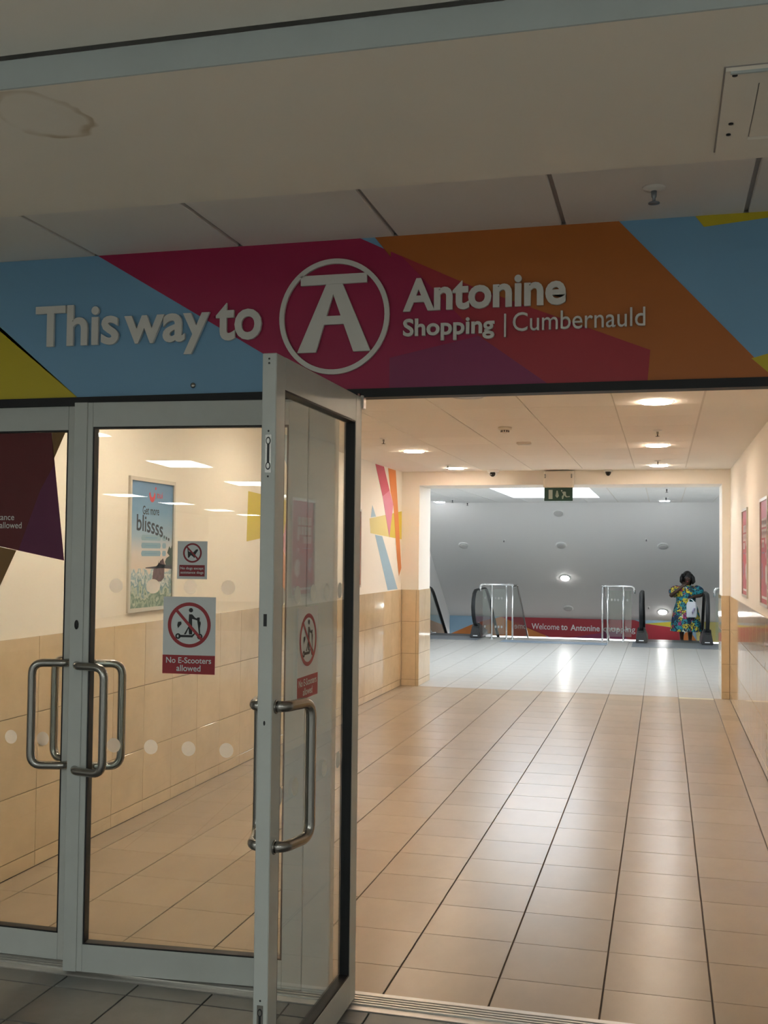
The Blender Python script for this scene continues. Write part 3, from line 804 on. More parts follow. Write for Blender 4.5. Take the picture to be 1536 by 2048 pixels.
# ================================================================== WALL GRAPHICS
mural = [('m_yellow', [(12.55, 2.135), (13.53, 2.228), (13.51, 1.826), (12.55, 1.856)], 0),
         ('m_paleyellow', [(11.625, 2.049), (12.55, 2.135), (12.55, 1.856), (11.675, 1.885)], 0),
         ('m_blue', [(11.869, 1.87), (12.198, 1.858), (12.975, 1.214), (12.483, 1.214)], 1),
         ('m_blue', [(11.738, 2.204), (11.678, 2.065), (11.90, 2.08)], 1),
         ('m_magenta', [(11.845, 2.685), (12.239, 2.685), (12.52, 2.42), (12.19, 2.33)], 2),
         ('m_violet', [(12.19, 2.33), (12.52, 2.42), (12.715, 2.257), (12.531, 1.849)], 2),
         ('m_orange', [(12.433, 2.685), (12.813, 2.685), (12.967, 2.157), (13.155, 1.474), (13.033, 1.377), (12.925, 1.603), (12.715, 2.257), (12.57, 2.405)], 3)]
g1 = thing('wall_graphic', (XL, 12.6, 1.2), 'crossed magenta, orange, yellow and blue wall graphic near the corridor end', 'wall graphic')
GF = Fr((0, -12.6, -1.2), (0, 1, 0))
for m, pts, k in mural: prism('colour_patch', GF, pts, m, g1, 0.0008, 0.0006*k)
g2 = thing('wall_graphic', (XL, 8.6, 1.2), 'upside-down coloured wall graphic half hidden behind the open door edge', 'wall graphic')
GF2 = Fr((0, -8.6, -1.2), (0, 1, 0))
for m, pts, k in mural:
    prism('colour_patch', GF2, [(21.48-a, max(1.22, min(2.69, 3.97-b))) for a, b in pts], m, g2, 0.0008, 0.0006*k)

# ================================================================== POSTERS
def poster(name, o, u, w_, h_, label, group=None):
    t = thing(name, o, label, 'poster', group)
    fr = Fr((0, 0, 0), u)
    f = 0.024
    for nm, q in (('frame_bar', [(0, 0), (w_, 0), (w_, f), (0, f)]), ('frame_bar', [(0, h_-f), (w_, h_-f), (w_, h_), (0, h_)]),
                  ('frame_bar', [(0, f), (f, f), (f, h_-f), (0, h_-f)]), ('frame_bar', [(w_-f, f), (w_, f), (w_, h_-f), (w_-f, h_-f)])):
        prism(nm, fr, q, 'poster_frame', t, 0.016, 0.0)
    return t, fr, f

# -- holiday poster on the left wall
PW, PH = 0.635, 0.85
t, fr, f = poster('framed_poster', (XL, 5.993, 1.275), (0, 1, 0), PW, PH, 'framed blue seaside holiday poster behind the door glass')
pmn = pm('seaside_print', (0.3, 0.5, 0.7), 0.5)
nt = pmn.node_tree; N = nt.nodes; L = nt.links; b = N['Principled BSDF']
tc = N.new('ShaderNodeTexCoord'); sp = N.new('ShaderNodeSeparateXYZ'); L.new(tc.outputs['Object'], sp.inputs[0])
mr = N.new('ShaderNodeMapRange'); mr.inputs['From Max'].default_value = PH; L.new(sp.outputs['Z'], mr.inputs['Value'])
r = N.new('ShaderNodeValToRGB'); e = r.color_ramp.elements
e[0].position = 0.0; e[0].color = (0.16, 0.27, 0.22, 1); e[1].position = 1.0; e[1].color = (0.12, 0.27, 0.52, 1)
for p, c in ((0.06, (0.40, 0.50, 0.40)), (0.10, (0.12, 0.24, 0.20)), (0.14, (0.55, 0.62, 0.52)), (0.19, (0.14, 0.30, 0.40)), (0.235, (0.72, 0.75, 0.72)), (0.27, (0.25, 0.42, 0.52)), (0.31, (0.62, 0.66, 0.66)), (0.325, (0.74, 0.64, 0.57)), (0.43, (0.72, 0.66, 0.64)), (0.56, (0.36, 0.51, 0.67)), (0.75, (0.19, 0.37, 0.60))):
    k = e.new(p); k.color = (*c, 1)
nz = N.new('ShaderNodeTexNoise'); nz.inputs['Scale'].default_value = 16; nz.inputs['Detail'].default_value = 8; L.new(tc.outputs['Object'], nz.inputs['Vector'])
lt_ = N.new('ShaderNodeMath'); lt_.operation = 'LESS_THAN'; lt_.inputs[1].default_value = 0.32; L.new(mr.outputs[0], lt_.inputs[0])
m1 = N.new('ShaderNodeMath'); m1.operation = 'SUBTRACT'; m1.inputs[1].default_value = 0.5; L.new(nz.outputs['Fac'], m1.inputs[0])
m2 = N.new('ShaderNodeMath'); m2.operation = 'MULTIPLY'; L.new(m1.outputs[0], m2.inputs[0]); L.new(lt_.outputs[0], m2.inputs[1])
m3 = N.new('ShaderNodeMath'); m3.operation = 'MULTIPLY_ADD'; m3.inputs[1].default_value = 0.42; L.new(m2.outputs[0], m3.inputs[0]); L.new(mr.outputs[0], m3.inputs[2])
L.new(m3.outputs[0], r.inputs['Fac']); L.new(r.outputs['Color'], b.inputs['Base Color'])
pt = prism('print', fr, [(f, f), (PW-f, f), (PW-f, PH-f), (f, PH-f)], 'seaside_print', t, 0.004, 0.002)
px = lambda a: f+a*(PW-2*f); pz = lambda v: PH-f-v*(PH-2*f)
pq = lambda pts: [(px(a), pz(v)) for a, v in pts]
o_ = 0.0062
for pts, m in (([(1, 0.665), (0.90, 0.665), (0.78, 0.672), (0.72, 0.66), (0.60, 0.675), (0.45, 0.68), (0.36, 0.683), (0.36, 0.69), (0.55, 0.695), (0.70, 0.69), (1, 0.70)], 'rock_dark'),
               ([(0.52, 0.79), (0.55, 0.70), (0.62, 0.675), (0.70, 0.685), (0.72, 0.63), (0.78, 0.61), (0.82, 0.66), (0.81, 0.77), (0.74, 0.80), (0.60, 0.80)], 'rock_purple'),
               ([(1, 0.50), (0.97, 0.53), (0.93, 0.51), (0.95, 0.56), (0.88, 0.565), (0.94, 0.59), (0.86, 0.61), (0.83, 0.64), (0.86, 0.67), (1, 0.67)], 'palm_dark'),
               ([(0.66, 0.66), (0.665, 0.625), (0.675, 0.66)], 'rock_dark'), ([(0.70, 0.655), (0.705, 0.615), (0.715, 0.655)], 'rock_dark')):
    prism('printed_shape', fr, pq(pts), m, pt, 0.0003, o_)
# smile-shaped logo
arc = []
for k in range(13):
    a = PI*(1.02+0.96*k/12); arc.append((0.49+0.075*math.cos(a), 0.085-0.075*math.sin(a)))
inn = [(0.49+(x-0.49)*0.62, 0.073+(y-0.085)*0.62) for x, y in arc[::-1]]
prism('logo', fr, pq(arc+inn), 'logo_red', pt, 0.0003, o_); prism('logo', fr, [(px(0.57)+0.010*math.cos(k*PI/6), pz(0.045)+0.010*math.sin(k*PI/6)) for k in range(12)], 'logo_red', pt, 0.0003, o_)
text('lettering', 'tui', fr, px(0.60), px(0.74), pz(0.122), pz(0.072), 'logo_red', pt, 0.0003, o_, 0.01)
text('lettering', 'Get more', fr, px(0.27), px(0.66), pz(0.262), pz(0.192), 'ink_navy', pt, 0.0003, o_, 0.012)
wv = lambda a: -0.062*max(0, (a-px(0.16))/(px(0.92)-px(0.16)))**1.7
text('lettering', 'blissss...', fr, px(0.14), px(0.93), pz(0.392), pz(0.262), 'ink_navy', pt, 0.0003, o_, 0.014, 1.0, split=True, warp=wv)
for k, v in enumerate((0.445, 0.508, 0.571)):
    prism('pill', fr, pq([(0.27, v-0.022), (0.25, v), (0.27, v+0.022), (0.70, v+0.022), (0.72, v), (0.70, v-0.022)]), 'pill_pale' if k == 0 else 'pill_blue', pt, 0.0003, o_)
    prism('pill', fr, pq([(0.765, v-0.022), (0.75, v), (0.765, v+0.022), (0.835, v+0.022), (0.85, v), (0.835, v-0.022)]), 'pill_pale' if k == 0 else 'pill_blue', pt, 0.0003, o_)
    prism('printed_line', fr, pq([(0.34, v-0.004), (0.63, v-0.004), (0.63, v+0.005), (0.34, v+0.005)]), 'v_blue', pt, 0.0002, o_+0.0004)

# -- red sale posters
def red_poster(o, u, label):
    t, fr, f = poster('framed_poster', o, u, PW, PH, label)
    pt = prism('print', fr, [(f, f), (PW-f, f), (PW-f, PH-f), (f, PH-f)], 'poster_red', t, 0.004, 0.002)
    pxx = lambda a: f+a*(PW-2*f); pzz = lambda v: PH-f-v*(PH-2*f)
    q = lambda pts: [(pxx(a), pzz(v)) for a, v in pts]
    o_ = 0.0062
    def bars(v0, v1, spans):
        for a, b in spans:
            prism('printed_glyph', fr, q([(a, v1), (b, v1), (b, v1-(v1-v0)*0.28), (a+(b-a)*0.4, v1-(v1-v0)*0.28), (a+(b-a)*0.4, v0+(v1-v0)*0.25), (b, v0+(v1-v0)*0.25), (b, v0), (a, v0)]), 'print_white', pt, 0.0003, o_)
    bars(0.17, 0.255, [(0.12, 0.24), (0.28, 0.40), (0.44, 0.56), (0.60, 0.72)])
    bars(0.275, 0.36, [(0.12, 0.25), (0.29, 0.42), (0.46, 0.57), (0.62, 0.74)])
    bars(0.38, 0.455, [(0.12, 0.22), (0.25, 0.35), (0.38, 0.46)])
    prism('printed_shape', fr, q([(0.66, 0.36), (0.74, 0.355), (0.76, 0.40), (0.71, 0.43), (0.66, 0.41)]), 'print_white', pt, 0.0003, o_)
    prism('printed_shape', fr, q([(0.62, 0.66), (0.70, 0.62), (0.80, 0.64), (0.86, 0.71), (0.83, 0.78), (0.73, 0.82), (0.64, 0.78)]), 'print_white', pt, 0.0003, o_)
    prism('printed_shape', fr, q([(0.66, 0.51), (0.74, 0.50), (0.71, 0.57)]), 'print_white', pt, 0.0003, o_)
    prism('printed_shape', fr, q([(0.08, 0.60), (0.20, 0.62), (0.24, 0.74), (0.10, 0.78)]), 'poster_lilac', pt, 0.0003, o_)
    prism('printed_line', fr, q([(0.12, 0.50), (0.5, 0.50), (0.5, 0.512), (0.12, 0.512)]), 'poster_lilac', pt, 0.0003, o_)
    prism('printed_line', fr, q([(0.10, 0.93), (0.9, 0.93), (0.9, 0.955), (0.10, 0.955)]), 'print_white', pt, 0.0003, o_)
    return t
red_poster((XR, 9.10, 1.275), (0, -1, 0), 'red framed poster at the right picture edge, nearer one on right wall')
red_poster((XR, 11.12, 1.275), (0, -1, 0), 'narrow-looking red framed poster, farther one on the right wall')
red_poster((XL, 10.62, 1.285), (0, 1, 0), 'red framed poster on left wall glimpsed through the open door glass')

# ================================================================== CORRIDOR CEILING FIXTURES
def downlight(x, y, z, label, group, lamp='lamp_warm', r=0.1, name='downlight'):
    t = thing(name, (x, y, z), label, 'downlight', group)
    lathe('trim_ring', [(r, 0.0), (r+0.014, 0.0), (r+0.013, -0.002), (r, -0.0025), (r, 0.0)], 'white_gloss', t, 32, cap=False)
    lathe('lens', [(0.0, -0.011), (r*0.985, -0.0105), (r, 0.0)], lamp, t, 14, cap=False)
    return t
G = 'round downlights in the corridor ceiling'
for (x, y, l) in ((-0.04, 7.26, 'largest lit round downlight, nearest in the right-hand row'), (-0.05, 10.13, 'lit round downlight, middle of the right-hand row'),
                  (-0.04, 12.38, 'lit round downlight, farthest in the right-hand row'), (-2.40, 10.36, 'lit round downlight at left, the nearer visible one'),
                  (-2.385, 12.5, 'lit round downlight at left, beside the dome camera'), (-2.40, 7.55, 'lit round downlight at left hidden above the door head'),
                  (-2.40, 4.55, 'lit round downlight at left just inside the doors'), (-2.40, 5.7, 'extra lit round downlight at left, added out of view above the holiday poster')):  # the last one is added, unseen, to brighten the near left wall
    downlight(x, y, TZ, l, G)
t = thing('ceiling_speaker', (-1.22, 6.79, TZ), 'pale round ceiling speaker cut by the fascia edge', 'speaker')
lathe('rim', [(0.10, 0.0), (0.118, 0.0), (0.118, -0.006), (0.10, -0.008), (0.10, 0.0)], 'white_gloss', t, 32, cap=False); lathe('grille', [(0, -0.004), (0.10, -0.004), (0.10, 0), (0, 0)], 'unlit_lens', t, 32)
def sprinkler(x, y, z, label, mat='steel', s=1.0, group='pendent sprinklers', rose='white_gloss'):
    t = thing('sprinkler', (x, y, z), label, 'sprinkler', group)
    lathe('rose', [(0, 0), (0.036*s, 0), (0.034*s, -0.005*s), (0.014*s, -0.010*s), (0.010*s, -0.012*s), (0, -0.012*s)], rose, t, 20)
    lathe('stem', [(0, -0.012*s), (0.009*s, -0.012*s), (0.008*s, -0.03*s), (0.005*s, -0.034*s), (0.005*s, -0.048*s), (0, -0.048*s)], mat, t, 12)
    lathe('deflector', [(0, -0.048*s), (0.017*s, -0.048*s), (0.018*s, -0.051*s), (0, -0.053*s)], mat, t, 16)
    return t
for x, y, l in ((-2.40, 9.16, 'small sprinkler between the left wall graphic and the open door'), (-0.04, 8.93, 'small sprinkler between the two near right downlights'),
                (-0.05, 11.77, 'small sprinkler just before the farthest right downlight'), (-2.39, 12.05, 'small sprinkler beside the farthest left downlight')):
    sprinkler(x, y, TZ, l)
sprinkler(-0.028, 3.56, ZT, 'sprinkler with round rose above the orange fascia panel', 'plate_steel', 1.05, None, 'foyer_ceil_tile')
t = thing('smoke_detector', (-1.226, 8.52, TZ), 'cream slotted smoke detector on the corridor ceiling', 'smoke detector')
lathe('base', [(0, 0), (0.055, 0), (0.055, -0.016), (0.047, -0.022), (0, -0.022)], 'cream_plastic', t, 24)
lathe('sensor_cage', [(0.028, -0.022), (0.034, -0.022), (0.030, -0.042), (0.02, -0.046), (0, -0.046)], 'cream_plastic', t, 24)
for k in range(10):
    a = 2*PI*k/10; box('vent_slot', -0.005, 0.005, -0.0345, -0.030, -0.040, -0.026, 'black_plastic', t).rotation_euler = (0, 0, a)
t = thing('emergency_light', (-1.219, 9.68, TZ), 'small rectangular emergency light beyond the smoke detector', 'light')
box('housing', -0.065, 0.065, -0.03, 0.03, -0.02, 0, 'cream_plastic', t, 0.004); box('diffuser', -0.052, 0.052, -0.022, 0.022, -0.028, -0.02, 'white_gloss', t, 0.003)
t = thing('dome_camera', (-1.987, 12.84, ZC), 'white dome security camera with dark lens left of the exit sign', 'camera')
lathe('base', [(0, 0), (0.072, 0), (0.072, -0.03), (0.060, -0.042), (0, -0.042)], 'white_gloss', t, 28)
lathe('dome', [(0.052, -0.042)] + [(0.052*math.cos(k*PI/16), -0.042-0.055*math.sin(k*PI/16)) for k in range(1, 9)], 'white_gloss', t, 28)
lathe('lens', [(0, 0.0), (0.034, 0.0), (0.034, 0.008), (0.024, 0.017), (0, 0.020)], 'dark_lens', t, 20, (0.0, -0.042, -0.064), rot=(math.radians(75), 0, 0))
t = thing('dome_camera', (-0.634, 13.10, 2.675), 'small black dome security camera right of the exit sign', 'camera')
lathe('base', [(0, 0.015), (0.05, 0.015), (0.05, -0.008), (0, -0.008)], 'white_gloss', t, 24); lathe('dome', [(0.034*math.cos(k*PI/16), -0.008-0.05*math.sin(k*PI/16)) for k in range(9)], 'dark_lens', t, 24)

# exit sign
t = thing('exit_sign', (-1.222, 13.06, 2.475), 'green running man exit sign hanging under a cream housing', 'sign')
box('housing', -0.18, 0.18, -0.045, 0.10, 0.0, 0.205, 'cream_plastic', t, 0.014, 3)
for x in (-0.158, 0.158): box('clip', x-0.008, x+0.008, -0.052, -0.04, 0.115, 0.165, 'steel', t, 0.002)
pnl = box('sign_panel', -0.171, 0.171, -0.012, 0.012, -0.160, 0.0, 'exit_green', t, 0.003)
EX = Fr((0, -0.0125, -0.160), (1, 0, 0)); eq = lambda pts: [(-0.171+a*0.342, v*0.160) for a, v in pts]
prism('door_symbol', EX, eq([(0.155, 0.14), (0.295, 0.14), (0.295, 0.84), (0.155, 0.84)]), 'exit_white', pnl, 0.0005)
prism('arrow', EX, eq([(0.455, 0.22), (0.52, 0.38), (0.475, 0.38), (0.475, 0.78), (0.435, 0.78), (0.435, 0.38), (0.39, 0.38)]), 'exit_white', pnl, 0.0005)
prism('running_man', EX, circ(-0.171+0.615*0.342, 0.77*0.16, 0.0095, 12), 'exit_white', pnl, 0.0005)
prism('running_man', EX, eq([(0.62, 0.66), (0.70, 0.71), (0.76, 0.68), (0.74, 0.50), (0.80, 0.34), (0.90, 0.36), (0.90, 0.29), (0.77, 0.27), (0.70, 0.42), (0.66, 0.32), (0.665, 0.14), (0.63, 0.14), (0.62, 0.34), (0.67, 0.46), (0.655, 0.57)]), 'exit_white', pnl, 0.0005)

# access hatch in the bulkhead
t = thing('access_panel', (0.136, 2.454, 2.75), 'square white access panel set in the bulkhead at top right', 'hatch')
box('shadow_gap', -0.004, 0.52, -0.004, 0.516, -0.0012, 0.0, 'tbar', t)
bm = bmesh.new()
for q in ((0, 0.075, 0, 0.512), (0.44, 0.516, 0, 0.512), (0.075, 0.44, 0, 0.075), (0.075, 0.44, 0.42, 0.512)): add_box(bm, q[0], q[1], q[2], q[3], -0.010, -0.001)
link('surround', bm_mesh(bm, 'surround'), 'bulkhead_paint', t)
box('door_plate', 0.079, 0.436, 0.079, 0.416, -0.004, -0.001, 'bulkhead_paint', t); box('top_edge', 0.01, 0.516, 0.0, 0.006, -0.016, -0.010, 'blue_grey_paint', t)
for x, y in ((0.02, 0.02), (0.028, 0.30), (0.026, 0.37)): lathe('screw', [(0, 0), (0.006, 0), (0.006, -0.003), (0, -0.003)], 'black_plastic', t, 10, (x, y, -0.010))

# foyer ceiling panels mirrored in the door glass, plus unseen columns added for brightness
G = 'rectangular light panels in the foyer ceiling'
k = 0
for cx, rows in ((-4.8, (-2.0, -5.9, -9.9, -13.9)), (-8.4, (-9.9, -13.9, -17.55, -21.6, -25.3)), (-1.2, (-2.0, -5.9, -9.9)), (2.4, (-2.0, -5.9, -9.9))):
    for cy in rows:
        l = 'white light panel mirrored in the ajar door, ' + ('thin strips row, ' if cx < -5 else 'larger ones, ') + ('first', 'second', 'third', 'fourth', 'last')[rows.index(cy)]
        if cx > -2: l = 'added light panel in the foyer ceiling behind the camera, ' + ('over the open door line, ' if cx < 0 else 'right of the camera, ') + ('first', 'second', 'third')[rows.index(cy)]
        t = thing('ceiling_light', (cx, cy, 2.825), l, 'light', G)
        box('frame', -0.33, 0.33, -0.56, 0.56, -0.006, 0.0, 'white_gloss', t); box('diffuser', -0.30, 0.30, -0.53, 0.53, -0.010, -0.006, 'lamp_panel', t)

# ================================================================== ESCALATOR HALL
BN0, BN1 = -0.245, 0.195
t = thing('banner', (0, YBN+0.06, BN0), 'long coloured welcome banner on the far wall below the grey soffit', 'banner')
BF = Fr((0, 0, -BN0), (1, 0, 0))
box('panel', HX0, HX1, -0.03, 0.0, 0, BN1-BN0, 'm_blue', t)
BF = Fr((0, -0.03, -BN0), (1, 0, 0))
prism('colour_panel', BF, [(-4.40, -0.02), (-4.05, 0.10), (-3.671, BN1), (-3.1, BN1), (-2.6, BN0), (-4.9, BN0)], 'm_orange', t, 0.002)
prism('colour_panel', BF, [(-3.671, BN1), (-3.165, 0.016), (-2.55, BN0), (-0.9, BN0), (0.45, BN0), (0.45, 0.02), (-0.385, 0.12), (-0.62, BN1)], 'v_red', t, 0.002, 0.001)
prism('colour_panel', BF, [(-2.07, BN0), (-1.0, -0.05), (-0.75, BN0)], 'v_purple', t, 0.002, 0.002)
prism('colour_panel', BF, [(-0.385, 0.12), (0.217, 0.055), (0.7, 0.0), (0.7, BN1), (0.35, BN1)], 'm_yellow', t, 0.002, 0.0005)
prism('colour_panel', BF, [(0.40, BN0), (0.55, 0.05), (0.75, BN0)], 'm_orange', t, 0.002, 0.003)
prism('colour_panel', BF, [(0.75, BN0), (0.7, BN1), (HX1, BN1), (HX1, BN0)], 'm_paleyellow', t, 0.002, 0.001)
def bword(s, x0, x1, z0, z1, bold): text('lettering', s, BF, x0, x1, z0, z1, 'print_white', t, 0.003, 0.004, bold)
bword('Welcome', -2.955, -2.315, -0.075, 0.062, 0.004); bword('to', -2.275, -2.125, -0.078, 0.045, 0.02)
bword('Antonine', -2.06, -1.395, -0.085, 0.055, 0.02); bword('Shopping', -1.33, -0.60, -0.125, 0.05, 0.004)
t = thing('glow_strip', (0, YBN+0.06, -0.36), 'white glowing strip for the bright lower level, directly below the welcome banner', 'light')
box('housing', HX0, HX1, -0.03, 0, 0, 0.112, 'white_gloss', t); box('diffuser', HX0, HX1, -0.034, -0.03, 0.005, 0.108, 'glow_strip', t)  # glowing strip stands in for the brightly lit lower level

# round lights on the sloping soffit
ang = math.atan(SL)
def soffit_lamp(x, y, lit, label):
    z = HZ-SL*(y-21.3)
    t = thing('soffit_light', (x, y, z), label, 'light', 'round lights on the sloping soffit'); t.rotation_euler = (-ang, 0, 0)
    lathe('body', [(0, 0), (0.115, 0), (0.118, -0.012), (0.095, -0.018)], 'soffit', t, 28)
    lathe('lens', [(0.095, -0.018), (0.09, -0.03), (0.05, -0.04), (0, -0.042)], 'lamp_soffit' if lit else 'unlit_lens', t, 28)
for x, y, lit, l in ((-2.02, 21.6, 0, 'unlit round soffit light nearest below the exit sign'), (-4.12, 22.59, 0, 'unlit round soffit light at far left'), (-2.05, 22.56, 0, 'unlit round soffit light in the middle of the row of three'),
                     (0.01, 22.56, 0, 'unlit round soffit light above the person'), (-2.06, 23.62, 1, 'glowing round soffit light in the middle of the slope'), (-0.0, 24.75, 1, 'glowing round soffit light left of the person'),
                     (-2.08, 24.7, 0, 'unlit round soffit light just above the banner')):
    soffit_lamp(x, y, lit, l)
for x, y, l in ((-3.23, 22.42, 'tiny sprinkler on the left half of the grey soffit'), (-0.32, 22.36, 'tiny sprinkler on the right half of the grey soffit'), (-0.30, 24.6, 'tiny sprinkler low on the soffit beside the glowing light')):
    t = sprinkler(x, y, HZ-SL*(y-21.3), l, 'step_grey', 0.85, 'sprinklers in the escalator hall', 'soffit'); t.rotation_euler = (-ang, 0, 0)
for x, y, l in ((-3.86, 19.94, 'tiny sprinkler on the hall ceiling left of the skylight'), (0.06, 16.8, 'tiny sprinkler at the top right of the end opening'), (0.057, 19.28, 'tiny sprinkler just before the right hall downlight'), (-3.78, 21.1, 'tiny sprinkler right of the left hall downlight')):
    sprinkler(x, y, HZ-0.006, l, 'step_grey', 1.3, 'sprinklers in the escalator hall', 'hall_white')
downlight(-4.307, 20.95, HZ-0.006, 'lit hall downlight at the upper left of the end opening', 'hall downlights', 'lamp_hall', 0.09)
for x, y, a_, b_ in ((-4.3, 15.4, 'left', 'nearest'), (-4.3, 17.0, 'left', 'middle'), (0.034, 14.6, 'right', 'nearest'), (0.034, 16.2, 'right', 'middle')):  # extra lamps added out of sight to brighten the hall
    downlight(x, y, HZ-0.006, f'added hall downlight, unseen behind the lintel, {a_} row, {b_} one', 'hall downlights', 'lamp_hall', 0.09)
downlight(0.034, 20.67, HZ-0.006, 'lit hall downlight at the upper right of the end opening', 'hall downlights', 'lamp_hall', 0.09)

# floor plates and mat
for x0, x1, y0, y1, m, l, n in ((-2.99, -1.0, 20.22, 20.75, 'mat_blue', 'blue-grey entrance mat at the head of the stairs', 'floor_mat'),
                           (-4.85, -3.47, 20.42, 21.35, 'plate_steel', 'grey metal landing plate of the left escalator', 'landing_plate'),
                           (-0.55, 1.05, 20.05, 21.35, 'plate_steel', 'grey metal landing plate of the right escalator', 'landing_plate')):
    t = thing(n, (x0, y0, 0), l, 'mat' if n == 'floor_mat' else 'landing plate')
    box('sheet', 0, x1-x0, 0, y1-y0, 0, 0.006, m, t, 0.002); box('edge_strip', 0, x1-x0, -0.012, 0.0, 0, 0.004, 'steel', t)

# escalators
SLP = 0.675; YB0 = 22.0
def rail_z(y, h): return h if y < YB0 else (h - SLP*(y-YB0)*min(1, (y-YB0)/0.5)*1.0 if y < YB0+0.5 else h-SLP*(y-YB0-0.0))
def handrail_path(h=0.955):
    pts = [(0, 21.06, 0.24), (0, 20.85, 0.32), (0, 20.71, 0.47), (0, 20.66, 0.62), (0, 20.70, 0.77), (0, 20.80, 0.89), (0, 20.96, 0.95), (0, 21.15, h), (0, YB0-0.1, h)]
    y = YB0
    while y < 26.5:
        dy = y-YB0
        z = h-SLP*(dy*dy/1.1 if dy < 0.55 else dy-0.275)
        pts.append((0, y, z)); y += 0.11 if dy < 0.6 else 0.5
    return pts
def balustrade(parent, x, face, ylim=25.0):
    hp_ = [p for p in handrail_path() if p[1] < ylim]
    tube('handrail', [(x, a, b) for _, a, b in hp_], 0.038, 'black_rubber', parent, 10, ru=0.020)
    # glass below the handrail
    bm = bmesh.new(); prof = [(a, b-0.02) for _, a, b in hp_ if b > 0.4 or a > 21.3]
    prof = [(a+ (0.03 if a < 20.9 else 0), b) for a, b in prof]
    low = [(ylim-0.2, prof[-1][1]-0.75), (YB0+0.35, 0.02), (21.0, 0.05)]
    ring_ = prof+low
    A = [bm.verts.new((x-0.005, a, b)) for a, b in ring_]; B = [bm.verts.new((x+0.005, a, b)) for a, b in ring_]
    bm.faces.new(A); bm.faces.new(B[::-1])
    for k in range(len(A)): bm.faces.new((A[k], B[k], B[(k+1) % len(A)], A[(k+1) % len(A)]))
    bmesh.ops.triangulate(bm, faces=[f_ for f_ in bm.faces if len(f_.verts) > 4])
    link('glass_panel', bm_mesh(bm, 'glass_panel'), 'balustrade_glass', parent)
    bm = bmesh.new(); w_ = 0.115
    pr2 = [(20.93, 0.007), (20.96, 0.22), (21.06, 0.30), (21.75, 0.12), (21.75, 0.007)]
    A = [bm.verts.new((x-w_, a, b)) for a, b in pr2]; B = [bm.verts.new((x+w_, a, b)) for a, b in pr2]
    for q in (A, B):
        for v in q:
            if v.co.z > 0.15: v.co.x = x+(v.co.x-x)*0.62
    bm.faces.new(A); bm.faces.new(B[::-1])
    for k in range(5): bm.faces.new((A[k], B[k], B[(k+1) % 5], A[(k+1) % 5]))
    bmesh.ops.bevel(bm, geom=bm.edges[:], offset=0.015, segments=2, affect='EDGES')
    nb = link('newel_base', bm_mesh(bm, 'newel_base'), 'black_plastic', parent)
    box('maker_plate', x-0.045, x+0.045, 20.925, 20.935, 0.045, 0.062, 'print_white', nb)
    pts = [(x, 21.7, 0.02), (x, YB0+0.2, 0.0)]
    bm = bmesh.new()
    pr3 = [(21.6, 0.03), (YB0+0.3, 0.0), (ylim, rail_base(ylim)), (ylim, rail_base(ylim)-0.35), (YB0+0.3, -0.35), (21.6, -0.35)]
    A = [bm.verts.new((x-0.10, a, b)) for a, b in pr3]; B = [bm.verts.new((x+0.10, a, b)) for a, b in pr3]
    bm.faces.new(A); bm.faces.new(B[::-1])
    for k in range(6): bm.faces.new((A[k], B[k], B[(k+1) % 6], A[(k+1) % 6]))
    link('skirt', bm_mesh(bm, 'skirt'), 'plate_steel', parent)
def rail_base(y): return -SLP*(y-YB0-0.3)
def escalator(xa, xb, label):
    t = thing('escalator', (0, 0, 0), label, 'escalator')
    balustrade(t, xa, 1); balustrade(t, xb, -1)
    bm = bmesh.new(); y = 21.45; z = 0.0
    for k in range(12):
        drop = (0.0, 0.0, 0.09, 0.17)[k] if k < 4 else 0.21
        z -= drop if k else 0.0
        add_box(bm, xa+0.11, xb-0.11, y, y+0.31, z-0.24, z-0.002); y += 0.31
        if y > 24.8: break
    s_ = link('step', bm_mesh(bm, 'step'), 'step_grey', t); s_['kind'] = 'stuff'
    return t
escalator(-4.75, -3.575, 'left escalator with black handrails and glass sides, half behind the pier')
escalator(-0.39, 0.81, 'right escalator with black handrails carrying the person')

# central stairs
t = thing('staircase', (0, 0, 0), 'central staircase between the escalators going down out of sight', 'stairs', kind=ST)
for k in range(11):
    box('step', -2.80, -1.16, HY1+0.3*k, HY1+0.3*(k+1)+0.02, -0.17*(k+1)-0.25, -0.17*(k+1), 'floor_tile', t)

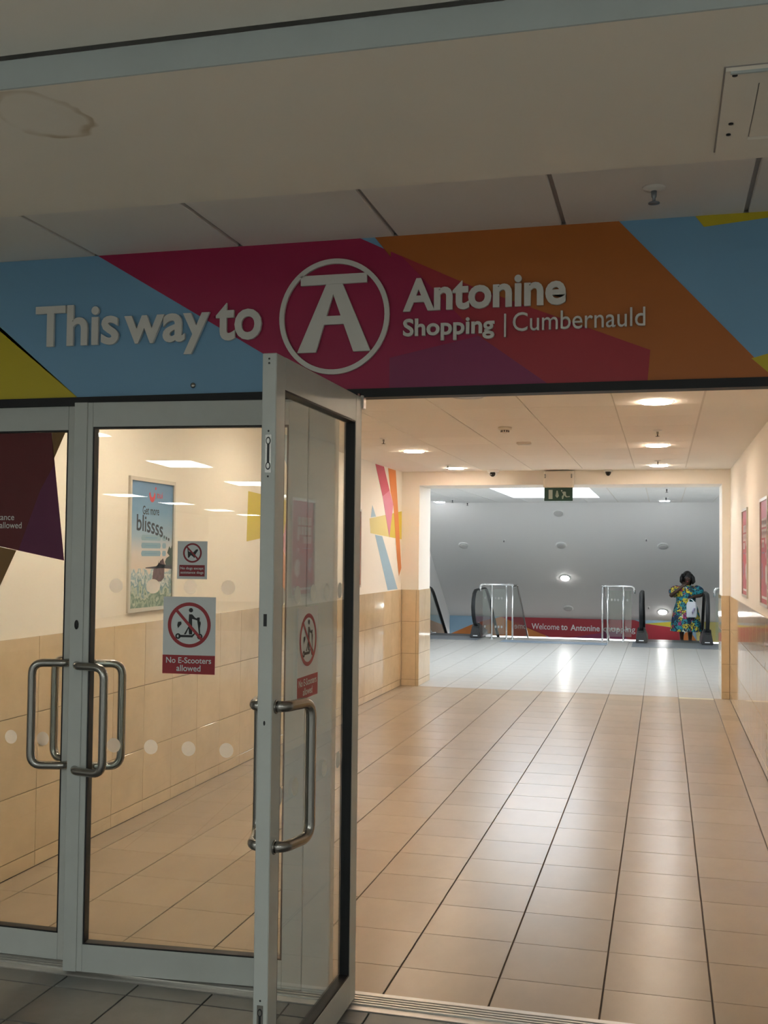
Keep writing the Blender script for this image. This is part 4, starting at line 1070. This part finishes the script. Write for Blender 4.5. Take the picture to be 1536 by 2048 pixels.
# guard rails either side of the stairs
def guard(posts, y, xe, sgn, label):
    t = thing('guard_rail', (posts[0], y, 0), label, 'railing')
    o = posts[0]
    for p in posts:
        po = tube('post', [(p-o, 0, 0.0), (p-o, 0, 1.045)], 0.0185, 'steel_bright', t, 12)
        lathe('foot', [(0, 0), (0.042, 0), (0.042, 0.01), (0.018, 0.016), (0, 0.016)], 'steel_bright', po, 18, (p-o, 0, 0))
    a, b = min(posts), max(posts)
    i0, i1 = (xe, b) if sgn < 0 else (a, xe)
    if sgn < 0: pts = fillet([(xe-o, 0, 0.93), (xe-o, 0, 1.065), (b+0.02-o, 0, 1.065)], 0.11, 8)
    else: pts = fillet([(a-0.02-o, 0, 1.065), (xe-o, 0, 1.065), (xe-o, 0, 0.93)], 0.11, 8)
    tube('top_rail', pts, 0.023, 'steel_bright', t, 12)
    ps = sorted(posts); edges = ([xe+0.02] if sgn < 0 else []) + ps + ([xe-0.02] if sgn > 0 else [])
    for q in range(len(edges)-1):
        if edges[q+1]-edges[q] < 0.12: continue
        gp = box('glass_panel', edges[q]+0.03-o, edges[q+1]-0.03-o, -0.005, 0.005, 0.09, 0.98, 'balustrade_glass', t)
        fr = Fr((0, -0.0055, 0), (1, 0, 0)); w_ = edges[q+1]-edges[q]-0.10
        for z in (0.80, 0.24):
            for d in range(max(1, int(w_/0.06))):
                prism('frosted_mark', fr, circ(edges[q]+0.075-o+d*0.06, z, 0.018, 10, 0.026), 'dot_vinyl', gp, 0.0005)
    # glass side going down with the stairs
    xs_ = (max(posts) if sgn < 0 else min(posts))-o
    bm = bmesh.new(); pr_2 = [(0.03, 0.05), (0.03, 1.0), (0.75, 1.0), (3.6, 1.0-SLP*2.85), (3.6, -SLP*2.85), (0.75, 0.02)]
    A = [bm.verts.new((xs_-0.005, p, q)) for p, q in pr_2]; B = [bm.verts.new((xs_+0.005, p, q)) for p, q in pr_2]
    bm.faces.new(A); bm.faces.new(B[::-1])
    for k in range(6): bm.faces.new((A[k], B[k], B[(k+1) % 6], A[(k+1) % 6]))
    link('side_glass', bm_mesh(bm, 'side_glass'), 'balustrade_glass', t)
    tube('stair_rail', [(xs_, 0.0, 1.04), (xs_, 0.72, 1.04), (xs_, 3.6, 1.04-SLP*2.88)], 0.02, 'steel', t, 10)
guard([-3.245, -2.957, -2.84], 20.92, -3.475, -1, 'bright steel guard rail left of the stairs beside the left escalator')
guard([-1.132, -1.03, -0.735], 21.25, -0.53, 1, 'bright steel guard rail right of the stairs beside the right escalator')
t = thing('wall_rail', (1.02, 21.0, 0), 'curved steel rail end partly hidden by the right pier', 'railing')
tube('rail', fillet([(-0.08, 0, 0.90), (-0.08, 0, 1.07), (0.30, 0, 1.07)], 0.1, 8), 0.022, 'steel_bright', t, 12); tube('post', [(0.12, 0, 0), (0.12, 0, 1.06)], 0.018, 'steel_bright', t, 12)
box('glass_panel', -0.06, 0.30, -0.005, 0.005, 0.09, 0.98, 'balustrade_glass', t)

# ================================================================== PERSON
WX, WY, WZ = 0.455, 22.40, -0.10
def skin_mesh(name, verts, edges, radii, mat, parent, root=0, sub=2):
    me = bpy.data.meshes.new(name); me.from_pydata(verts, edges, [])
    o = link(name, me, mat, parent)
    md = o.modifiers.new('skin', 'SKIN'); md.use_smooth_shade = True
    for i, r_ in enumerate(radii):
        sv = me.skin_vertices[0].data[i]
        sv.radius = r_ if isinstance(r_, tuple) else (r_, r_); sv.use_root = (i == root)
    s_ = o.modifiers.new('sub', 'SUBSURF'); s_.levels = sub; s_.render_levels = sub
    dg = bpy.context.evaluated_depsgraph_get(); dg.update()
    m2 = bpy.data.meshes.new_from_object(o.evaluated_get(dg))
    o.modifiers.clear(); o.data = m2; m2.materials.clear(); m2.materials.append(MATS[mat])
    for p in m2.polygons: p.use_smooth = True
    return o
pers = thing('person', (WX, WY, WZ), 'person in a bright patterned dress on the right escalator, hand to face', 'person')
V, Ed, Rd = [], [], []
def chain(start, pts):
    prev = start
    for (p, r_) in pts:
        V.append(p); Rd.append(r_); i = len(V)-1
        if prev is not None: Ed.append((prev, i))
        prev = i
    return prev
pel = chain(None, [((0, 0, 0.74), (0.15, 0.12))])
che = chain(pel, [((0, -0.005, 0.90), (0.15, 0.125)), ((0.0, 0.0, 1.05), (0.155, 0.115)), ((0.005, -0.01, 1.145), (0.10, 0.08))])
nk = chain(che, [((0.015, -0.025, 1.195), 0.052), ((0.025, -0.055, 1.245), (0.062, 0.066)), ((0.028, -0.060, 1.31), (0.078, 0.088)), ((0.026, -0.040, 1.385), (0.070, 0.085)), ((0.025, -0.03, 1.425), (0.035, 0.045))])
chestv = che-1
el = chain(chestv, [((-0.165, 0.0, 1.115), 0.062), ((-0.245, -0.05, 1.03), 0.055), ((-0.295, -0.11, 0.955), 0.047), ((-0.20, -0.20, 1.05), 0.040), ((-0.085, -0.235, 1.145), 0.028), ((-0.055, -0.225, 1.185), (0.030, 0.020))])
for dx, dz, dy in ((-0.020, 0.055, 0.03), (0.004, 0.062, 0.04), (0.026, 0.055, 0.045), (0.044, 0.040, 0.04)):
    chain(el, [((-0.055+dx*0.6, -0.218+dy*0.3, 1.185+dz*0.6), 0.0095), ((-0.045+dx, -0.20+dy*0.7, 1.185+dz), 0.0085)])
chain(el, [((-0.030, -0.245, 1.185), 0.010), ((-0.010, -0.225, 1.205), 0.009)])
er = chain(chestv, [((0.165, 0.0, 1.115), 0.062), ((0.25, -0.01, 1.05), 0.055), ((0.315, -0.03, 0.985), 0.046), ((0.21, -0.135, 0.968), 0.040), ((0.115, -0.20, 0.955), 0.028), ((0.085, -0.215, 0.945), (0.028, 0.020))])
for k, (dx, dz) in enumerate(((-0.045, -0.012), (-0.045, -0.030), (-0.036, -0.044), (-0.022, -0.052))):
    chain(er, [((0.085+dx*0.7, -0.225, 0.945+dz*0.5), 0.0095), ((0.085+dx*0.75, -0.205, 0.930+dz), 0.0085)])
chain(er, [((0.085, -0.240, 0.930), 0.010), ((0.065, -0.235, 0.912), 0.009)])
for sx_ in (-1, 1):
    chain(pel, [((sx_*0.085, 0.0, 0.66), 0.095), ((sx_*0.085, 0.0, 0.42), 0.065), ((sx_*0.082, 0.02, 0.28), 0.058), ((sx_*0.080, 0.02, 0.08), 0.034), ((sx_*0.080, -0.03, 0.035), (0.036, 0.028)), ((sx_*0.085, -0.12, 0.028), (0.034, 0.022))])
body = skin_mesh('body', V, Ed, Rd, 'skin', pers)
# face details
for sx_ in (-1, 1):
    e_ = lathe('eye', [(0, -0.005), (0.006, -0.004), (0.009, 0), (0.006, 0.004), (0, 0.005)], 'unlit_lens', pers, 10, (0.028+sx_*0.032, -0.145, 1.322))
    lathe('pupil', [(0, -0.005), (0.005, 0), (0, 0.005)], 'hair', e_, 8, (0, -0.009, 0))
lathe('nose', [(0, 0.02), (0.007, 0.012), (0.014, -0.01), (0.008, -0.018), (0, -0.02)], 'skin', pers, 10, (0.028, -0.152, 1.292))
lathe('mouth', [(0, -0.006), (0.02, 0), (0, 0.006)], 'logo_red', pers, 10, (0.028, -0.138, 1.255))
for sx_ in (-1, 1): lathe('ear', [(0, -0.022), (0.010, -0.012), (0.012, 0.010), (0, 0.022)], 'skin', pers, 10, (0.028+sx_*0.080, -0.05, 1.30))
# dress
pmd = pm('print_dress', (0.1, 0.3, 0.4), 0.65)
nt = pmd.node_tree; N = nt.nodes; L = nt.links; b = N['Principled BSDF']
tc = N.new('ShaderNodeTexCoord')
v1 = N.new('ShaderNodeTexVoronoi'); v1.inputs['Scale'].default_value = 13; L.new(tc.outputs['Object'], v1.inputs['Vector'])
sp = N.new('ShaderNodeSeparateColor'); L.new(v1.outputs['Color'], sp.inputs[0])
r = N.new('ShaderNodeValToRGB'); r.color_ramp.interpolation = 'CONSTANT'; e = r.color_ramp.elements
e[0].position = 0; e[0].color = (0.01, 0.24, 0.30, 1); e[1].position = 0.30; e[1].color = (0.62, 0.50, 0.03, 1)
for p, c in ((0.55, (0.01, 0.035, 0.12)), (0.66, (0.40, 0.03, 0.15)), (0.80, (0.02, 0.30, 0.34)), (0.93, (0.60, 0.66, 0.55))):
    k = e.new(p); k.color = (*c, 1)
L.new(sp.outputs[0], r.inputs['Fac'])
v2 = N.new('ShaderNodeTexVoronoi'); v2.inputs['Scale'].default_value = 46; L.new(tc.outputs['Object'], v2.inputs['Vector'])
cr = N.new('ShaderNodeValToRGB'); cr.color_ramp.interpolation = 'CONSTANT'
cr.color_ramp.elements[0].position = 0; cr.color_ramp.elements[0].color = (0, 0, 0, 1); cr.color_ramp.elements[1].position = 0.62; cr.color_ramp.elements[1].color = (1, 1, 1, 1)
s2 = N.new('ShaderNodeSeparateColor'); L.new(v2.outputs['Color'], s2.inputs[0]); L.new(s2.outputs[1], cr.inputs['Fac'])
mx = N.new('ShaderNodeMix'); mx.data_type = 'RGBA'; L.new(cr.outputs['Color'], mx.inputs['Factor']); L.new(r.outputs['Color'], mx.inputs['A']); mx.inputs['B'].default_value = (0.012, 0.03, 0.05, 1)
L.new(mx.outputs['Result'], b.inputs['Base Color'])
bm = bmesh.new(); rings = []
prof = [(0.255, 0.285, 0.235, 0.030), (0.40, 0.272, 0.225, 0.026), (0.56, 0.255, 0.210, 0.020), (0.72, 0.225, 0.185, 0.012), (0.84, 0.188, 0.160, 0.006), (0.95, 0.190, 0.160, 0.004), (1.05, 0.195, 0.155, 0.0), (1.12, 0.165, 0.125, 0.0), (1.165, 0.105, 0.095, 0.0), (1.18, 0.085, 0.085, 0.0)]
NS = 40
for z, rx, ry, w_ in prof:
    rings.append([bm.verts.new(((rx+w_*math.sin(7*2*PI*k/NS))*math.cos(2*PI*k/NS), -0.01+(ry+w_*math.sin(7*2*PI*k/NS))*math.sin(2*PI*k/NS), z)) for k in range(NS)])
for i in range(len(rings)-1):
    for k in range(NS): bm.faces.new((rings[i][k], rings[i][(k+1) % NS], rings[i+1][(k+1) % NS], rings[i+1][k]))
dress = link('dress', bm_mesh(bm, 'dress', True), 'print_dress', pers)
for a, c_ in (((-0.135, 0.0, 1.13), (-0.285, -0.085, 0.985)), ((0.135, 0.0, 1.13), (0.305, -0.02, 1.005))):
    bm = bmesh.new(); A_, B_ = Vector(a), Vector(c_)
    tube_bm(bm, [A_.lerp(B_, q) for q in (0, 0.12, 0.35, 0.6, 0.82, 0.95, 1.0)], [0.055, 0.085, 0.105, 0.112, 0.105, 0.085, 0.062], 16)
    link('sleeve', bm_mesh(bm, 'sleeve', True), 'print_dress', dress)
for sx_ in (-1, 1):
    bm = bmesh.new(); tube_bm(bm, [(sx_*0.082, 0.075, 0.04), (sx_*0.082, 0.02, 0.052), (sx_*0.083, -0.06, 0.046), (sx_*0.086, -0.14, 0.032), (sx_*0.086, -0.17, 0.026)], [0.030, 0.046, 0.046, 0.040, 0.018], 12)
    link('shoe', bm_mesh(bm, 'shoe', True), 'shoe', pers)
# hair: a bob built of overlapping locks around a cap
bm = bmesh.new(); n1, n2 = 24, 14; rings = []
for i in range(n2+1):
    th = PI*i/n2*0.80
    rw = []
    for k in range(n1):
        ph = 2*PI*k/n1; fx_, fy_ = math.cos(ph), math.sin(ph)
        front = max(0.0, -fy_)**1.5
        thk = th*(1-0.42*front)
        R1 = 0.101+0.008*math.sin(5*ph)
        rw.append(bm.verts.new((0.027+R1*math.sin(thk)*fx_*1.0, -0.035+R1*1.08*math.sin(thk)*fy_+0.006, 1.335+0.135*math.cos(thk)-(0.05*(1-front) if th > 1.6 else 0))))
    rings.append(rw)
for i in range(n2):
    for k in range(n1): bm.faces.new((rings[i][k], rings[i][(k+1) % n1], rings[i+1][(k+1) % n1], rings[i+1][k]))
bmesh.ops.remove_doubles(bm, verts=bm.verts, dist=1e-4)
hair = link('hair', bm_mesh(bm, 'hair', True), 'hair', pers)
for a_, pts, r_ in ((-1, [(-0.055, -0.06, 1.40), (-0.085, -0.085, 1.33), (-0.092, -0.075, 1.25), (-0.075, -0.06, 1.21)], [0.03, 0.036, 0.034, 0.012]),
                    (1, [(0.09, -0.06, 1.40), (0.135, -0.075, 1.33), (0.145, -0.06, 1.25), (0.125, -0.05, 1.20)], [0.03, 0.038, 0.038, 0.012]),
                    (0, [(0.0, -0.10, 1.425), (-0.03, -0.135, 1.385), (-0.06, -0.125, 1.33)], [0.02, 0.024, 0.008])):
    bm = bmesh.new(); tube_bm(bm, fillet(pts, 0.03, 3) if False else pts, r_, 10); link('lock', bm_mesh(bm, 'lock', True), 'hair', hair)
# carrier bag held in the hand
bag = thing('carrier_bag', (WX+0.105, WY-0.285, WZ+0.55), 'white plastic carrier bag hanging from the person\'s hand', 'bag')
bm = bmesh.new(); rings = []
for z, hx_, hy_, wv_ in ((0.0, 0.088, 0.030, 0.004), (0.02, 0.098, 0.045, 0.005), (0.14, 0.102, 0.050, 0.007), (0.24, 0.098, 0.040, 0.008), (0.29, 0.085, 0.026, 0.008), (0.31, 0.070, 0.018, 0.006)):
    rings.append([bm.verts.new((math.copysign(abs(math.cos(2*PI*k/28))**0.6, math.cos(2*PI*k/28))*hx_ + wv_*math.sin(k*2.1+z*30), math.copysign(abs(math.sin(2*PI*k/28))**0.8, math.sin(2*PI*k/28))*hy_ + wv_*math.cos(k*3.3+z*20), z)) for k in range(28)])
for i in range(len(rings)-1):
    for k in range(28): bm.faces.new((rings[i][k], rings[i][(k+1) % 28], rings[i+1][(k+1) % 28], rings[i+1][k]))
bm.faces.new(rings[0][::-1])
link('sack', bm_mesh(bm, 'sack', True), 'bag_white', bag)
for sx_ in (-1, 1): tube('handle', [(sx_*0.055, 0.0, 0.30), (sx_*0.035-0.02, 0.02, 0.345), (-0.045, 0.06, 0.372)], [0.012, 0.008, 0.006], 'bag_white', bag, 8)
prism('printed_mark', Fr((0, -0.056, 0.0), (1, 0, 0)), [(0.01, 0.05), (0.05, 0.13), (0.03, 0.14), (0.06, 0.19), (0.04, 0.20), (0.0, 0.12), (0.025, 0.11)], 'bag_lilac', bag, 0.002)
